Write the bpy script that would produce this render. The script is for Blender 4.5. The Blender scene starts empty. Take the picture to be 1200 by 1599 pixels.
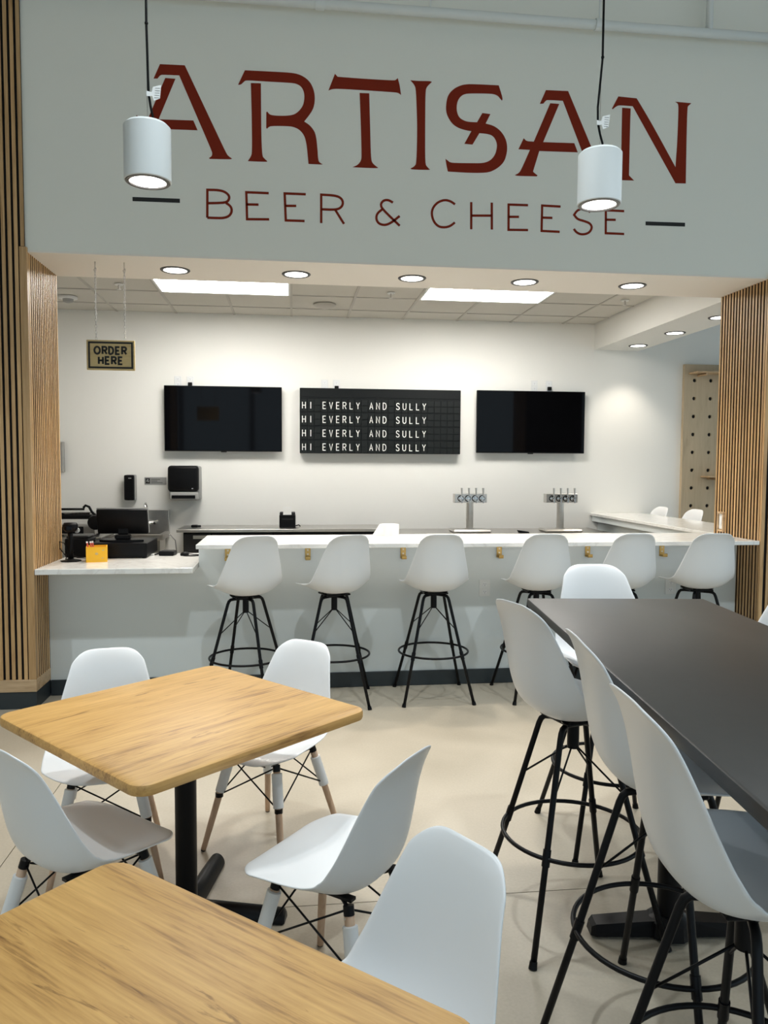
import bpy, bmesh, math, random
from mathutils import Vector, Matrix
from mathutils.geometry import tessellate_polygon
random.seed(7)
scene = bpy.context.scene
COL = scene.collection
PI = math.pi
R = math.radians

# ------------------------------------------------------------------ camera
cd = bpy.data.cameras.new('camera')
cam = bpy.data.objects.new('camera', cd)
COL.objects.link(cam)
right = Vector((0.99304, -0.11765, 0.00536)); up = Vector((0.00188, 0.06133, 0.99812)); fwd = Vector((0.11776, 0.99116, -0.06113))
cam.matrix_world = Matrix(((right.x, up.x, -fwd.x, 0.0), (right.y, up.y, -fwd.y, 0.0), (right.z, up.z, -fwd.z, 1.62), (0, 0, 0, 1)))
cd.sensor_fit = 'VERTICAL'
cd.sensor_height = 24.0
cd.lens = 24.0 * 1202.65 / 1599.0
cd.clip_start = 0.05
scene.camera = cam

# ------------------------------------------------------------------ world, exposure
world = bpy.data.worlds.new('daylight')
scene.world = world
world.use_nodes = True
bgn = world.node_tree.nodes['Background']
bgn.inputs['Color'].default_value = (0.66, 0.86, 1.0, 1)
bgn.inputs['Strength'].default_value = 1.25
scene.view_settings.view_transform = 'Standard'
scene.view_settings.look = 'None'
scene.view_settings.gamma = 1.0
scene.view_settings.use_curve_mapping = False
scene.view_settings.exposure = 0.0
scene.cycles.use_denoising = True
scene.cycles.max_bounces = 8
scene.cycles.diffuse_bounces = 5
scene.cycles.sample_clamp_indirect = 6.0
scene.cycles.caustics_reflective = False
scene.cycles.caustics_refractive = False
# light levels (watts) used by the fittings further down
W_DOWN, W_BEAM, W_PEND, W_BAY = 72.0, 36.0, 95.0, 245.0
WARM = (1.0, 0.91, 0.79); NEUTRAL = (1.0, 0.96, 0.90); COOL = (0.86, 0.95, 1.0)

# ------------------------------------------------------------------ helpers
def setp(o, **kw):
    for k, v in kw.items():
        if v is not None:
            o[k] = v
    return o
def link(o, parent=None):
    COL.objects.link(o)
    if parent is not None:
        o.parent = parent
    return o
def thing(name, label, cat, loc=(0, 0, 0), rz=0.0, group=None):
    o = bpy.data.objects.new(name, None)
    o.empty_display_size = 0.05
    link(o)
    o.location = loc; o.rotation_euler = (0, 0, rz)
    return setp(o, label=label, category=cat, group=group)
def obj(name, bm, m, parent=None, smooth=False, loc=None, rz=None):
    me = bpy.data.meshes.new(name)
    bmesh.ops.recalc_face_normals(bm, faces=bm.faces)
    bm.to_mesh(me); bm.free()
    if m: me.materials.append(m)
    if smooth:
        for p in me.polygons: p.use_smooth = True
        if smooth == 'auto':
            try: me.set_sharp_from_angle(angle=R(35))
            except Exception: pass
    o = bpy.data.objects.new(name, me)
    link(o, parent)
    if loc: o.location = loc
    if rz is not None: o.rotation_euler = (0, 0, rz)
    return o
def inst(src, parent, loc=None, rz=None, name=None):
    o = src.copy()
    if name: o.name = name
    link(o); o.parent = parent
    if loc is not None: o.location = loc
    if rz is not None: o.rotation_euler = (0, 0, rz)
    return o
def copy_tree(o, parent=None):
    c = o.copy(); COL.objects.link(c); c.parent = parent
    for ch in list(o.children): copy_tree(ch, c)
    return c
def struct(name, bm, m, parent=None, smooth=False, label=None):
    o = obj(name, bm, m, parent, smooth)
    if parent is None:
        o['kind'] = 'structure'
        if label: o['label'] = label
    return o
def B(): return bmesh.new()
def box(bm, x0, x1, y0, y1, z0, z1, bev=0.0, seg=2):
    r = bmesh.ops.create_cube(bm, size=1.0)
    vs = r['verts']
    for v in vs:
        v.co = Vector(((x0 + x1) / 2 + v.co.x * (x1 - x0), (y0 + y1) / 2 + v.co.y * (y1 - y0), (z0 + z1) / 2 + v.co.z * (z1 - z0)))
    if bev > 0:
        es = {e for v in vs for e in v.link_edges}
        bmesh.ops.bevel(bm, geom=list(es), offset=bev, segments=seg, profile=0.5, affect='EDGES', clamp_overlap=True)
    return bm
def bx(*a, **k): return box(B(), *a, **k)
def cyl(bm, p0, p1, r0, r1=None, n=16, caps=True):
    p0 = Vector(p0); p1 = Vector(p1)
    r1 = r0 if r1 is None else r1
    d = p1 - p0
    ax = d.normalized()
    t = Vector((1, 0, 0)) if abs(ax.x) < 0.8 else Vector((0, 1, 0))
    u = ax.cross(t).normalized(); w = ax.cross(u)
    a = [bm.verts.new(p0 + r0 * (math.cos(2 * PI * i / n) * u + math.sin(2 * PI * i / n) * w)) for i in range(n)]
    b = [bm.verts.new(p1 + r1 * (math.cos(2 * PI * i / n) * u + math.sin(2 * PI * i / n) * w)) for i in range(n)]
    for i in range(n):
        bm.faces.new((a[i], a[(i + 1) % n], b[(i + 1) % n], b[i]))
    if caps:
        bm.faces.new(a[::-1]); bm.faces.new(b)
    return bm
def tube(bm, pts, r, n=10, closed=False):
    pts = [Vector(p) for p in pts]
    m = len(pts); rings = []
    prev = None
    for i, p in enumerate(pts):
        if closed: t = (pts[(i + 1) % m] - pts[i - 1]).normalized()
        else: t = (pts[min(i + 1, m - 1)] - pts[max(i - 1, 0)]).normalized()
        if prev is None:
            ref = Vector((0, 0, 1)) if abs(t.z) < 0.9 else Vector((1, 0, 0))
            u = t.cross(ref).normalized()
        else:
            u = (prev - t * prev.dot(t))
            u = u.normalized() if u.length > 1e-6 else t.orthogonal().normalized()
        prev = u
        w = t.cross(u)
        rr = r[i] if isinstance(r, (list, tuple)) else r
        rings.append([bm.verts.new(p + rr * (math.cos(2 * PI * k / n) * u + math.sin(2 * PI * k / n) * w)) for k in range(n)])
    rng = range(m) if closed else range(m - 1)
    for i in rng:
        a, b = rings[i], rings[(i + 1) % m]
        off = 0
        if closed and i == m - 1:
            off = min(range(n), key=lambda o: (a[0].co - b[o].co).length)
        for k in range(n):
            bm.faces.new((a[k], a[(k + 1) % n], b[(k + 1 + off) % n], b[(k + off) % n]))
    if not closed:
        bm.faces.new(rings[0][::-1]); bm.faces.new(rings[-1])
    return bm
def ring_pts(Rr, z, n=40, cx=0, cy=0):
    return [(cx + Rr * math.cos(2 * PI * i / n), cy + Rr * math.sin(2 * PI * i / n), z) for i in range(n)]
def lathe(bm, prof, n=28, cx=0, cy=0):
    rings = []
    for r, z in prof:
        if r < 1e-6: rings.append([bm.verts.new((cx, cy, z))])
        else: rings.append([bm.verts.new((cx + r * math.cos(2 * PI * i / n), cy + r * math.sin(2 * PI * i / n), z)) for i in range(n)])
    for a, b in zip(rings, rings[1:]):
        for i in range(n):
            j = (i + 1) % n
            if len(a) == 1 and len(b) > 1: bm.faces.new((a[0], b[j], b[i]))
            elif len(b) == 1 and len(a) > 1: bm.faces.new((a[i], a[j], b[0]))
            elif len(a) > 1: bm.faces.new((a[i], a[j], b[j], b[i]))
    return bm
def prism_xz(bm, poly, y0, y1):
    a = [bm.verts.new((x, y0, z)) for x, z in poly]
    b = [bm.verts.new((x, y1, z)) for x, z in poly]
    n = len(poly)
    for tri in tessellate_polygon([[Vector((x, z, 0)) for x, z in poly]]):
        bm.faces.new([a[i] for i in tri]); bm.faces.new([b[i] for i in tri][::-1])
    for i in range(n): bm.faces.new((a[i], b[i], b[(i + 1) % n], a[(i + 1) % n]))
    return bm
def prism_xy(bm, poly, z0, z1):
    a = [bm.verts.new((x, y, z0)) for x, y in poly]
    b = [bm.verts.new((x, y, z1)) for x, y in poly]
    n = len(poly)
    bm.faces.new(a[::-1]); bm.faces.new(b)
    for i in range(n): bm.faces.new((a[i], a[(i + 1) % n], b[(i + 1) % n], b[i]))
    return bm
def soften(pts, lim, closed):
    """round off shallow corners of a polyline, keep the sharp ones"""
    for it in range(2):
        out = []; n = len(pts)
        for i, p in enumerate(pts):
            if not closed and i in (0, n - 1): out.append(p); continue
            a, b = pts[i - 1], pts[(i + 1) % n]
            v0 = Vector((p[0] - a[0], p[1] - a[1])); v1 = Vector((b[0] - p[0], b[1] - p[1]))
            if v0.length < 1e-6 or v1.length < 1e-6 or v0.angle(v1) > R(lim): out.append(p); continue
            k0 = min(.25, .05 / v0.length); k1 = min(.25, .05 / v1.length)
            out.append((p[0] - v0.x * k0, p[1] - v0.y * k0)); out.append((p[0] + v1.x * k1, p[1] + v1.y * k1))
        pts = out
    return pts
def stroke_xz(bm, pts, w, y0, y1):
    """a ribbon of width w along a polyline drawn on an upright wall"""
    P = [Vector((x, 0, z)) for x, z in pts]
    L, Rr = [], []
    for i, p in enumerate(P):
        t0 = (p - P[i - 1]).normalized() if i > 0 else None
        t1 = (P[i + 1] - p).normalized() if i < len(P) - 1 else None
        if t0 is None: t0 = t1
        if t1 is None: t1 = t0
        n0 = Vector((-t0.z, 0, t0.x)); n1 = Vector((-t1.z, 0, t1.x))
        n = n0 + n1
        n = n.normalized() if n.length > 1e-4 else n0
        k = min(1.0 / max(0.35, n.dot(n0)), 2.0)
        L.append(p + n * w / 2 * k); Rr.append(p - n * w / 2 * k)
    for i in range(len(P) - 1):
        q = [L[i], L[i + 1], Rr[i + 1], Rr[i]]
        a = [bm.verts.new((v.x, y0, v.z)) for v in q]; b = [bm.verts.new((v.x, y1, v.z)) for v in q]
        bm.faces.new(a)
        for j in range(4): bm.faces.new((a[j], b[j], b[(j + 1) % 4], a[(j + 1) % 4]))
    return bm

FONT = {
 'H': [[(0, 0), (0, 1)], [(.6, 0), (.6, 1)], [(0, .5), (.6, .5)]],
 'I': [[(.3, 0), (.3, 1)]],
 'E': [[(.58, 1), (.04, 1), (.04, 0), (.58, 0)], [(.04, .5), (.5, .5)]],
 'V': [[(0, 1), (.3, 0), (.6, 1)]],
 'R': [[(0, 0), (0, 1), (.4, 1), (.54, .93), (.6, .77), (.54, .6), (.4, .5), (0, .5)], [(.3, .5), (.6, 0)]],
 'L': [[(.04, 1), (.04, 0), (.58, 0)]],
 'Y': [[(0, 1), (.3, .48), (.6, 1)], [(.3, .48), (.3, 0)]],
 'A': [[(0, 0), (.3, 1), (.6, 0)], [(.1, .33), (.5, .33)]],
 'N': [[(0, 0), (0, 1), (.6, 0), (.6, 1)]],
 'D': [[(0, 0), (0, 1), (.28, 1), (.5, .88), (.6, .62), (.6, .38), (.5, .12), (.28, 0), (0, 0)]],
 'S': [[(.58, .82), (.46, .96), (.3, 1), (.12, .95), (.02, .78), (.1, .6), (.5, .42), (.6, .22), (.5, .05), (.3, 0), (.12, .04), (0, .18)]],
 'U': [[(0, 1), (0, .25), (.1, .07), (.3, 0), (.5, .07), (.6, .25), (.6, 1)]],
 'O': [[(.35 + .40 * math.cos(2 * PI * i / 20), .5 + .5 * math.sin(2 * PI * i / 20)) for i in range(21)]],
}

# ------------------------------------------------------------------ materials
def nm(name):
    m = bpy.data.materials.new(name); m.use_nodes = True
    nt = m.node_tree
    return m, nt, nt.nodes['Principled BSDF']
def mat(name, col, rough=0.5, metal=0.0, bump=0.0, bscale=40.0, vary=0.0, vscale=6.0, coat=0.0, spec=None):
    m, nt, p = nm(name)
    p.inputs['Base Color'].default_value = (*col, 1)
    p.inputs['Roughness'].default_value = rough
    p.inputs['Metallic'].default_value = metal
    if coat: p.inputs['Coat Weight'].default_value = coat
    if spec is not None: p.inputs['Specular IOR Level'].default_value = spec
    tc = nt.nodes.new('ShaderNodeTexCoord')
    if vary > 0:
        n = nt.nodes.new('ShaderNodeTexNoise'); n.inputs['Scale'].default_value = vscale; n.inputs['Detail'].default_value = 5
        nt.links.new(tc.outputs['Object'], n.inputs['Vector'])
        rp = nt.nodes.new('ShaderNodeValToRGB')
        rp.color_ramp.elements[0].position = .3; rp.color_ramp.elements[1].position = .7
        rp.color_ramp.elements[0].color = (*[c * (1 - vary) for c in col], 1)
        rp.color_ramp.elements[1].color = (*[min(1, c * (1 + vary)) for c in col], 1)
        nt.links.new(n.outputs['Fac'], rp.inputs['Fac']); nt.links.new(rp.outputs['Color'], p.inputs['Base Color'])
    if bump > 0:
        n = nt.nodes.new('ShaderNodeTexNoise'); n.inputs['Scale'].default_value = bscale; n.inputs['Detail'].default_value = 4
        nt.links.new(tc.outputs['Object'], n.inputs['Vector'])
        b = nt.nodes.new('ShaderNodeBump'); b.inputs['Strength'].default_value = bump; b.inputs['Distance'].default_value = .01
        nt.links.new(n.outputs['Fac'], b.inputs['Height']); nt.links.new(b.outputs['Normal'], p.inputs['Normal'])
    return m
def emit(name, col, strength):
    m, nt, p = nm(name)
    p.inputs['Base Color'].default_value = (.8, .8, .8, 1)
    p.inputs['Emission Color'].default_value = (*col, 1)
    p.inputs['Emission Strength'].default_value = strength
    return m
def wood(name, light, mid, dark, grain=(1, 9, 9), fine=(3, 70, 70), rough=.5, rnd=0.0, streak=True, bump=.05):
    m, nt, p = nm(name); L = nt.links.new
    tc = nt.nodes.new('ShaderNodeTexCoord')
    vec = tc.outputs['Object']
    if rnd > 0:
        oi = nt.nodes.new('ShaderNodeObjectInfo')
        ad = nt.nodes.new('ShaderNodeVectorMath'); ad.operation = 'ADD'
        ml = nt.nodes.new('ShaderNodeVectorMath'); ml.operation = 'SCALE'; ml.inputs[0].default_value = (7.3, 5.1, 9.7)
        L(oi.outputs['Random'], ml.inputs['Scale']); L(vec, ad.inputs[0]); L(ml.outputs[0], ad.inputs[1]); vec = ad.outputs[0]
    def noise(scale, detail, dist, sc=1.0):
        mp = nt.nodes.new('ShaderNodeMapping'); mp.inputs['Scale'].default_value = scale
        L(vec, mp.inputs['Vector'])
        n = nt.nodes.new('ShaderNodeTexNoise'); n.inputs['Scale'].default_value = sc; n.inputs['Detail'].default_value = detail
        n.inputs['Distortion'].default_value = dist; n.inputs['Roughness'].default_value = .6
        L(mp.outputs['Vector'], n.inputs['Vector']); return n.outputs['Fac']
    a = noise(grain, 6, 1.2); b = noise(fine, 3, .3)
    mx = nt.nodes.new('ShaderNodeMath'); mx.operation = 'MULTIPLY_ADD'
    L(b, mx.inputs[0]); mx.inputs[1].default_value = .32
    c = noise((grain[0] * .35, grain[1] * .42, grain[2] * .42), 3, .8)
    m3 = nt.nodes.new('ShaderNodeMath'); m3.operation = 'MULTIPLY'; L(c, m3.inputs[0]); m3.inputs[1].default_value = .26
    m2 = nt.nodes.new('ShaderNodeMath'); m2.operation = 'MULTIPLY_ADD'; L(a, m2.inputs[0]); m2.inputs[1].default_value = .42; L(m3.outputs[0], m2.inputs[2])
    L(m2.outputs[0], mx.inputs[2])
    rp = nt.nodes.new('ShaderNodeValToRGB'); cr = rp.color_ramp
    cr.elements[0].position = .37; cr.elements[0].color = (*dark, 1)
    cr.elements[1].position = .60; cr.elements[1].color = (*light, 1)
    e = cr.elements.new(.46); e.color = (*mid, 1)
    L(mx.outputs[0], rp.inputs['Fac'])
    col = rp.outputs['Color']
    if streak:
        s = noise((grain[0] * 2.2, grain[1] * 3.2, grain[2] * 3.2), 8, 2.0)
        sr = nt.nodes.new('ShaderNodeValToRGB'); sr.color_ramp.elements[0].position = .30; sr.color_ramp.elements[1].position = .37
        sr.color_ramp.elements[0].color = (.42, .36, .28, 1); sr.color_ramp.elements[1].color = (1, 1, 1, 1)
        L(s, sr.inputs['Fac'])
        mm = nt.nodes.new('ShaderNodeMix'); mm.data_type = 'RGBA'; mm.blend_type = 'MULTIPLY'; mm.inputs['Factor'].default_value = .8
        L(col, mm.inputs['A']); L(sr.outputs['Color'], mm.inputs['B']); col = mm.outputs['Result']
    if rnd > 0:
        hv = nt.nodes.new('ShaderNodeHueSaturation')
        mr = nt.nodes.new('ShaderNodeMapRange'); mr.inputs['To Min'].default_value = 1 - rnd; mr.inputs['To Max'].default_value = 1 + rnd
        L(oi.outputs['Random'], mr.inputs['Value']); L(mr.outputs[0], hv.inputs['Value']); L(col, hv.inputs['Color']); col = hv.outputs['Color']
    L(col, p.inputs['Base Color'])
    p.inputs['Roughness'].default_value = rough
    if bump:
        bp = nt.nodes.new('ShaderNodeBump'); bp.inputs['Strength'].default_value = bump; bp.inputs['Distance'].default_value = .004
        L(b, bp.inputs['Height']); L(bp.outputs['Normal'], p.inputs['Normal'])
    return m
def concrete():
    m, nt, p = nm('polished_concrete'); L = nt.links.new
    tc = nt.nodes.new('ShaderNodeTexCoord')
    def noise(s, d, dist=0):
        n = nt.nodes.new('ShaderNodeTexNoise'); n.inputs['Scale'].default_value = s; n.inputs['Detail'].default_value = d; n.inputs['Distortion'].default_value = dist
        L(tc.outputs['Object'], n.inputs['Vector']); return n.outputs['Fac']
    a = noise(1.6, 8, .6); b = noise(90, 3)
    ma = nt.nodes.new('ShaderNodeMath'); ma.operation = 'MULTIPLY_ADD'; L(b, ma.inputs[0]); ma.inputs[1].default_value = .3
    mb = nt.nodes.new('ShaderNodeMath'); mb.operation = 'MULTIPLY'; L(a, mb.inputs[0]); mb.inputs[1].default_value = .7; L(mb.outputs[0], ma.inputs[2])
    rp = nt.nodes.new('ShaderNodeValToRGB'); cr = rp.color_ramp
    cr.elements[0].position = .3; cr.elements[0].color = (.375, .325, .25, 1)
    cr.elements[1].position = .7; cr.elements[1].color = (.50, .44, .35, 1)
    L(ma.outputs[0], rp.inputs['Fac']); L(rp.outputs['Color'], p.inputs['Base Color'])
    rr = nt.nodes.new('ShaderNodeMapRange'); rr.inputs['To Min'].default_value = .30; rr.inputs['To Max'].default_value = .52
    L(a, rr.inputs['Value']); L(rr.outputs[0], p.inputs['Roughness'])
    return m
def quartz():
    m, nt, p = nm('white_quartz'); L = nt.links.new
    tc = nt.nodes.new('ShaderNodeTexCoord')
    n = nt.nodes.new('ShaderNodeTexNoise'); n.inputs['Scale'].default_value = 2.2; n.inputs['Detail'].default_value = 9; n.inputs['Distortion'].default_value = 2.4
    L(tc.outputs['Object'], n.inputs['Vector'])
    rp = nt.nodes.new('ShaderNodeValToRGB'); cr = rp.color_ramp
    cr.elements[0].position = .455; cr.elements[0].color = (.80, .79, .76, 1)
    cr.elements[1].position = .52; cr.elements[1].color = (.80, .79, .76, 1)
    e = cr.elements.new(.487); e.color = (.71, .69, .66, 1)
    L(n.outputs['Fac'], rp.inputs['Fac']); L(rp.outputs['Color'], p.inputs['Base Color'])
    p.inputs['Roughness'].default_value = .12
    return m
M_HEAD = mat('pale_grey_wall_paint', (.77, .77, .71), .75, bump=.03, bscale=300)
M_BAR = mat('pale_blue_grey_bar_paint', (.66, .70, .70), .6, bump=.02, bscale=300)
M_WHITE = mat('white_wall_paint', (.80, .79, .75), .7, bump=.02, bscale=300)
M_SOFF = mat('warm_white_soffit_paint', (.78, .74, .68), .75)
M_TILE = mat('ceiling_tile_fibre', (.58, .56, .51), .9, bump=.12, bscale=240, vary=.03, vscale=150)
M_GRID = mat('ceiling_grid_enamel', (.44, .42, .38), .5)
M_FLOOR = concrete()
M_JOINT = mat('floor_joint_dark', (.10, .085, .07), .9)  # dark underfloor seen in the gaps between slabs
M_BASE = mat('dark_slate_baseboard', (.022, .030, .034), .45)
M_BACKING = mat('black_felt_backing', (.012, .011, .010), .9)
M_SLAT = wood('slat_oak', (.60, .385, .185), (.47, .28, .12), (.28, .15, .055), grain=(26, 26, 1.3), fine=(160, 160, 5), rough=.42, rnd=.22, streak=False)
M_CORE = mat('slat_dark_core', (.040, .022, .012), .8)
M_PLINTH = wood('plinth_oak', (.60, .43, .26), (.48, .33, .19), (.33, .21, .11), grain=(2, 9, 18), fine=(8, 60, 80), rough=.5, streak=False)
M_TABLE = wood('table_laminate_oak', (.66, .395, .135), (.51, .285, .088), (.25, .12, .032), grain=(1.5, 9, 9), fine=(5, 110, 110), rough=.44, bump=.03)
M_PLY = wood('plywood', (.54, .43, .29), (.48, .38, .25), (.40, .31, .20), grain=(3, 3, 1), fine=(40, 40, 3), rough=.6, streak=False)
M_LEG = wood('beech_leg', (.60, .42, .29), (.52, .35, .235), (.40, .26, .16), grain=(20, 20, 2), fine=(90, 90, 6), rough=.5, streak=False)
M_SIGNW = wood('sign_pine', (.58, .44, .21), (.50, .37, .17), (.38, .265, .115), grain=(2, 12, 12), fine=(6, 70, 70), rough=.6, streak=False)
M_SHELL = mat('white_moulded_plastic', (.80, .81, .82), .33)
M_SLEEVE = mat('white_foam_sleeve', (.76, .77, .78), .6, bump=.1, bscale=60)
M_BLKM = mat('black_powder_coat', (.004, .004, .005), .38, spec=.2)
M_BLKTOP = mat('charcoal_laminate', (.030, .028, .026), .42, vary=.06, vscale=30)
M_BLKEDGE = mat('charcoal_table_edge', (.018, .018, .018), .5)
M_BLKP = mat('black_plastic', (.004, .004, .0045), .42, spec=.14)
M_DGREY = mat('dark_grey_plastic', (.022, .022, .023), .45, spec=.25)
M_SCREEN = mat('dark_glass_screen', (.002, .002, .0025), .05, spec=.12)
M_STEEL = mat('stainless_steel', (.55, .53, .50), .30, 1.0, vary=.05, vscale=20)
M_CHROME = mat('chrome', (.75, .75, .75), .12, 1.0)
M_GREYP = mat('grey_plastic', (.30, .30, .29), .5)
M_QUARTZ = quartz()
M_BRASS = mat('brass', (.48, .33, .12), .35, 1.0)
M_PLATE = mat('white_plate_plastic', (.74, .75, .74), .4)
M_RED = mat('brick_red_paint', (.20, .022, .009), .85, spec=.15)
M_INK = mat('black_paint', (.010, .010, .010), .7)
M_YEL = mat('yellow_card', (.80, .42, .01), .5)
M_PINK = mat('red_and_white_pen', (.62, .10, .07), .4)
M_PAPER = mat('white_paper', (.80, .80, .78), .8)
M_FLAP = mat('black_split_flap', (.008, .010, .010), .5, spec=.2)
M_BOARD = mat('black_board_case', (.006, .007, .007), .4, spec=.2)
M_LET = mat('white_flap_letter', (.80, .80, .76), .6)
M_PENDW = mat('white_enamel', (.74, .77, .77), .45)
M_LENS = emit('lit_reflector', (1.0, .96, .90), 5.0)
M_LENSW = emit('lit_pendant_reflector', (1.0, .97, .94), 5.0)
M_PANEL = emit('lit_troffer_diffuser', (1.0, .97, .92), 30.0)
M_TRIMD = mat('downlight_trim_ring', (.045, .045, .045), .4)
M_TRIMG = mat('pendant_trim_ring', (.20, .19, .18), .35, .6)
M_PIPE = mat('white_pipe_paint', (.66, .69, .68), .5)
M_CHAIN = mat('zinc_chain', (.45, .44, .42), .35, 1.0)

# ================================================================== THE SETTING
XL, XR = -1.681, 3.389          # faces of the two slatted jambs
YF, YK = 5.25, 5.885            # front and back of the opening
YB, YW = 5.53, 8.53             # bar front, back wall
ZS, ZC = 2.965, 3.222           # soffit, tiled ceiling
HX0, HX1, HY0, HZ = -5.0, 6.6, -4.5, 5.2

fl = struct('floor', bx(HX0, HX1, HY0, YW, -.20, -.006), M_JOINT)
xs = [HX0, -1.17, 2.62, HX1]; ys = [HY0, -.6, 2.752, 6.2, YW]
for i in range(3):
    for j in range(4):
        obj('slab', bx(xs[i] + .002, xs[i + 1] - .002, ys[j] + .002, ys[j + 1] - .002, -.006, 0.0), M_FLOOR, fl)
struct('ceiling_hall', bx(HX0, HX1, HY0, YW, HZ, HZ + .1), M_WHITE)
struct('wall_back', bx(HX0, HX1, YW, YW + .15, 0, HZ), M_WHITE)
struct('wall_side', bx(HX0 - .15, HX0, HY0, YW, 0, HZ), M_WHITE)
struct('wall_bar_end', bx(-3.15, -3.0, YK, YW, 0, ZC + .1), M_WHITE)
# glazed street side behind the seating and the glazed right side: openings between posts
bm = B()
box(bm, HX0, HX1, HY0 - .15, HY0, 0, .25); box(bm, HX0, HX1, HY0 - .15, HY0, 3.9, HZ)
for i in range(7):
    x = HX0 + .1 + i * (HX1 - HX0 - .2) / 6
    box(bm, x - .06, x + .06, HY0 - .12, HY0 - .02, .25, 3.9)
struct('wall_rear', bm, M_DGREY)
bm = B()
box(bm, HX1, HX1 + .15, HY0, YW, 0, .25); box(bm, HX1, HX1 + .15, HY0, YW, 3.4, HZ)
for y in (HY0 + .1, -2.0, .5, 3.0): box(bm, HX1 + .02, HX1 + .12, y - .06, y + .06, .25, 3.4)
box(bm, HX1, HX1 + .15, 4.2, 5.9, .25, 3.4); box(bm, HX1, HX1 + .15, 7.8, YW, .25, 3.4)
struct('wall_right_glazed', bm, M_WHITE)

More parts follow.
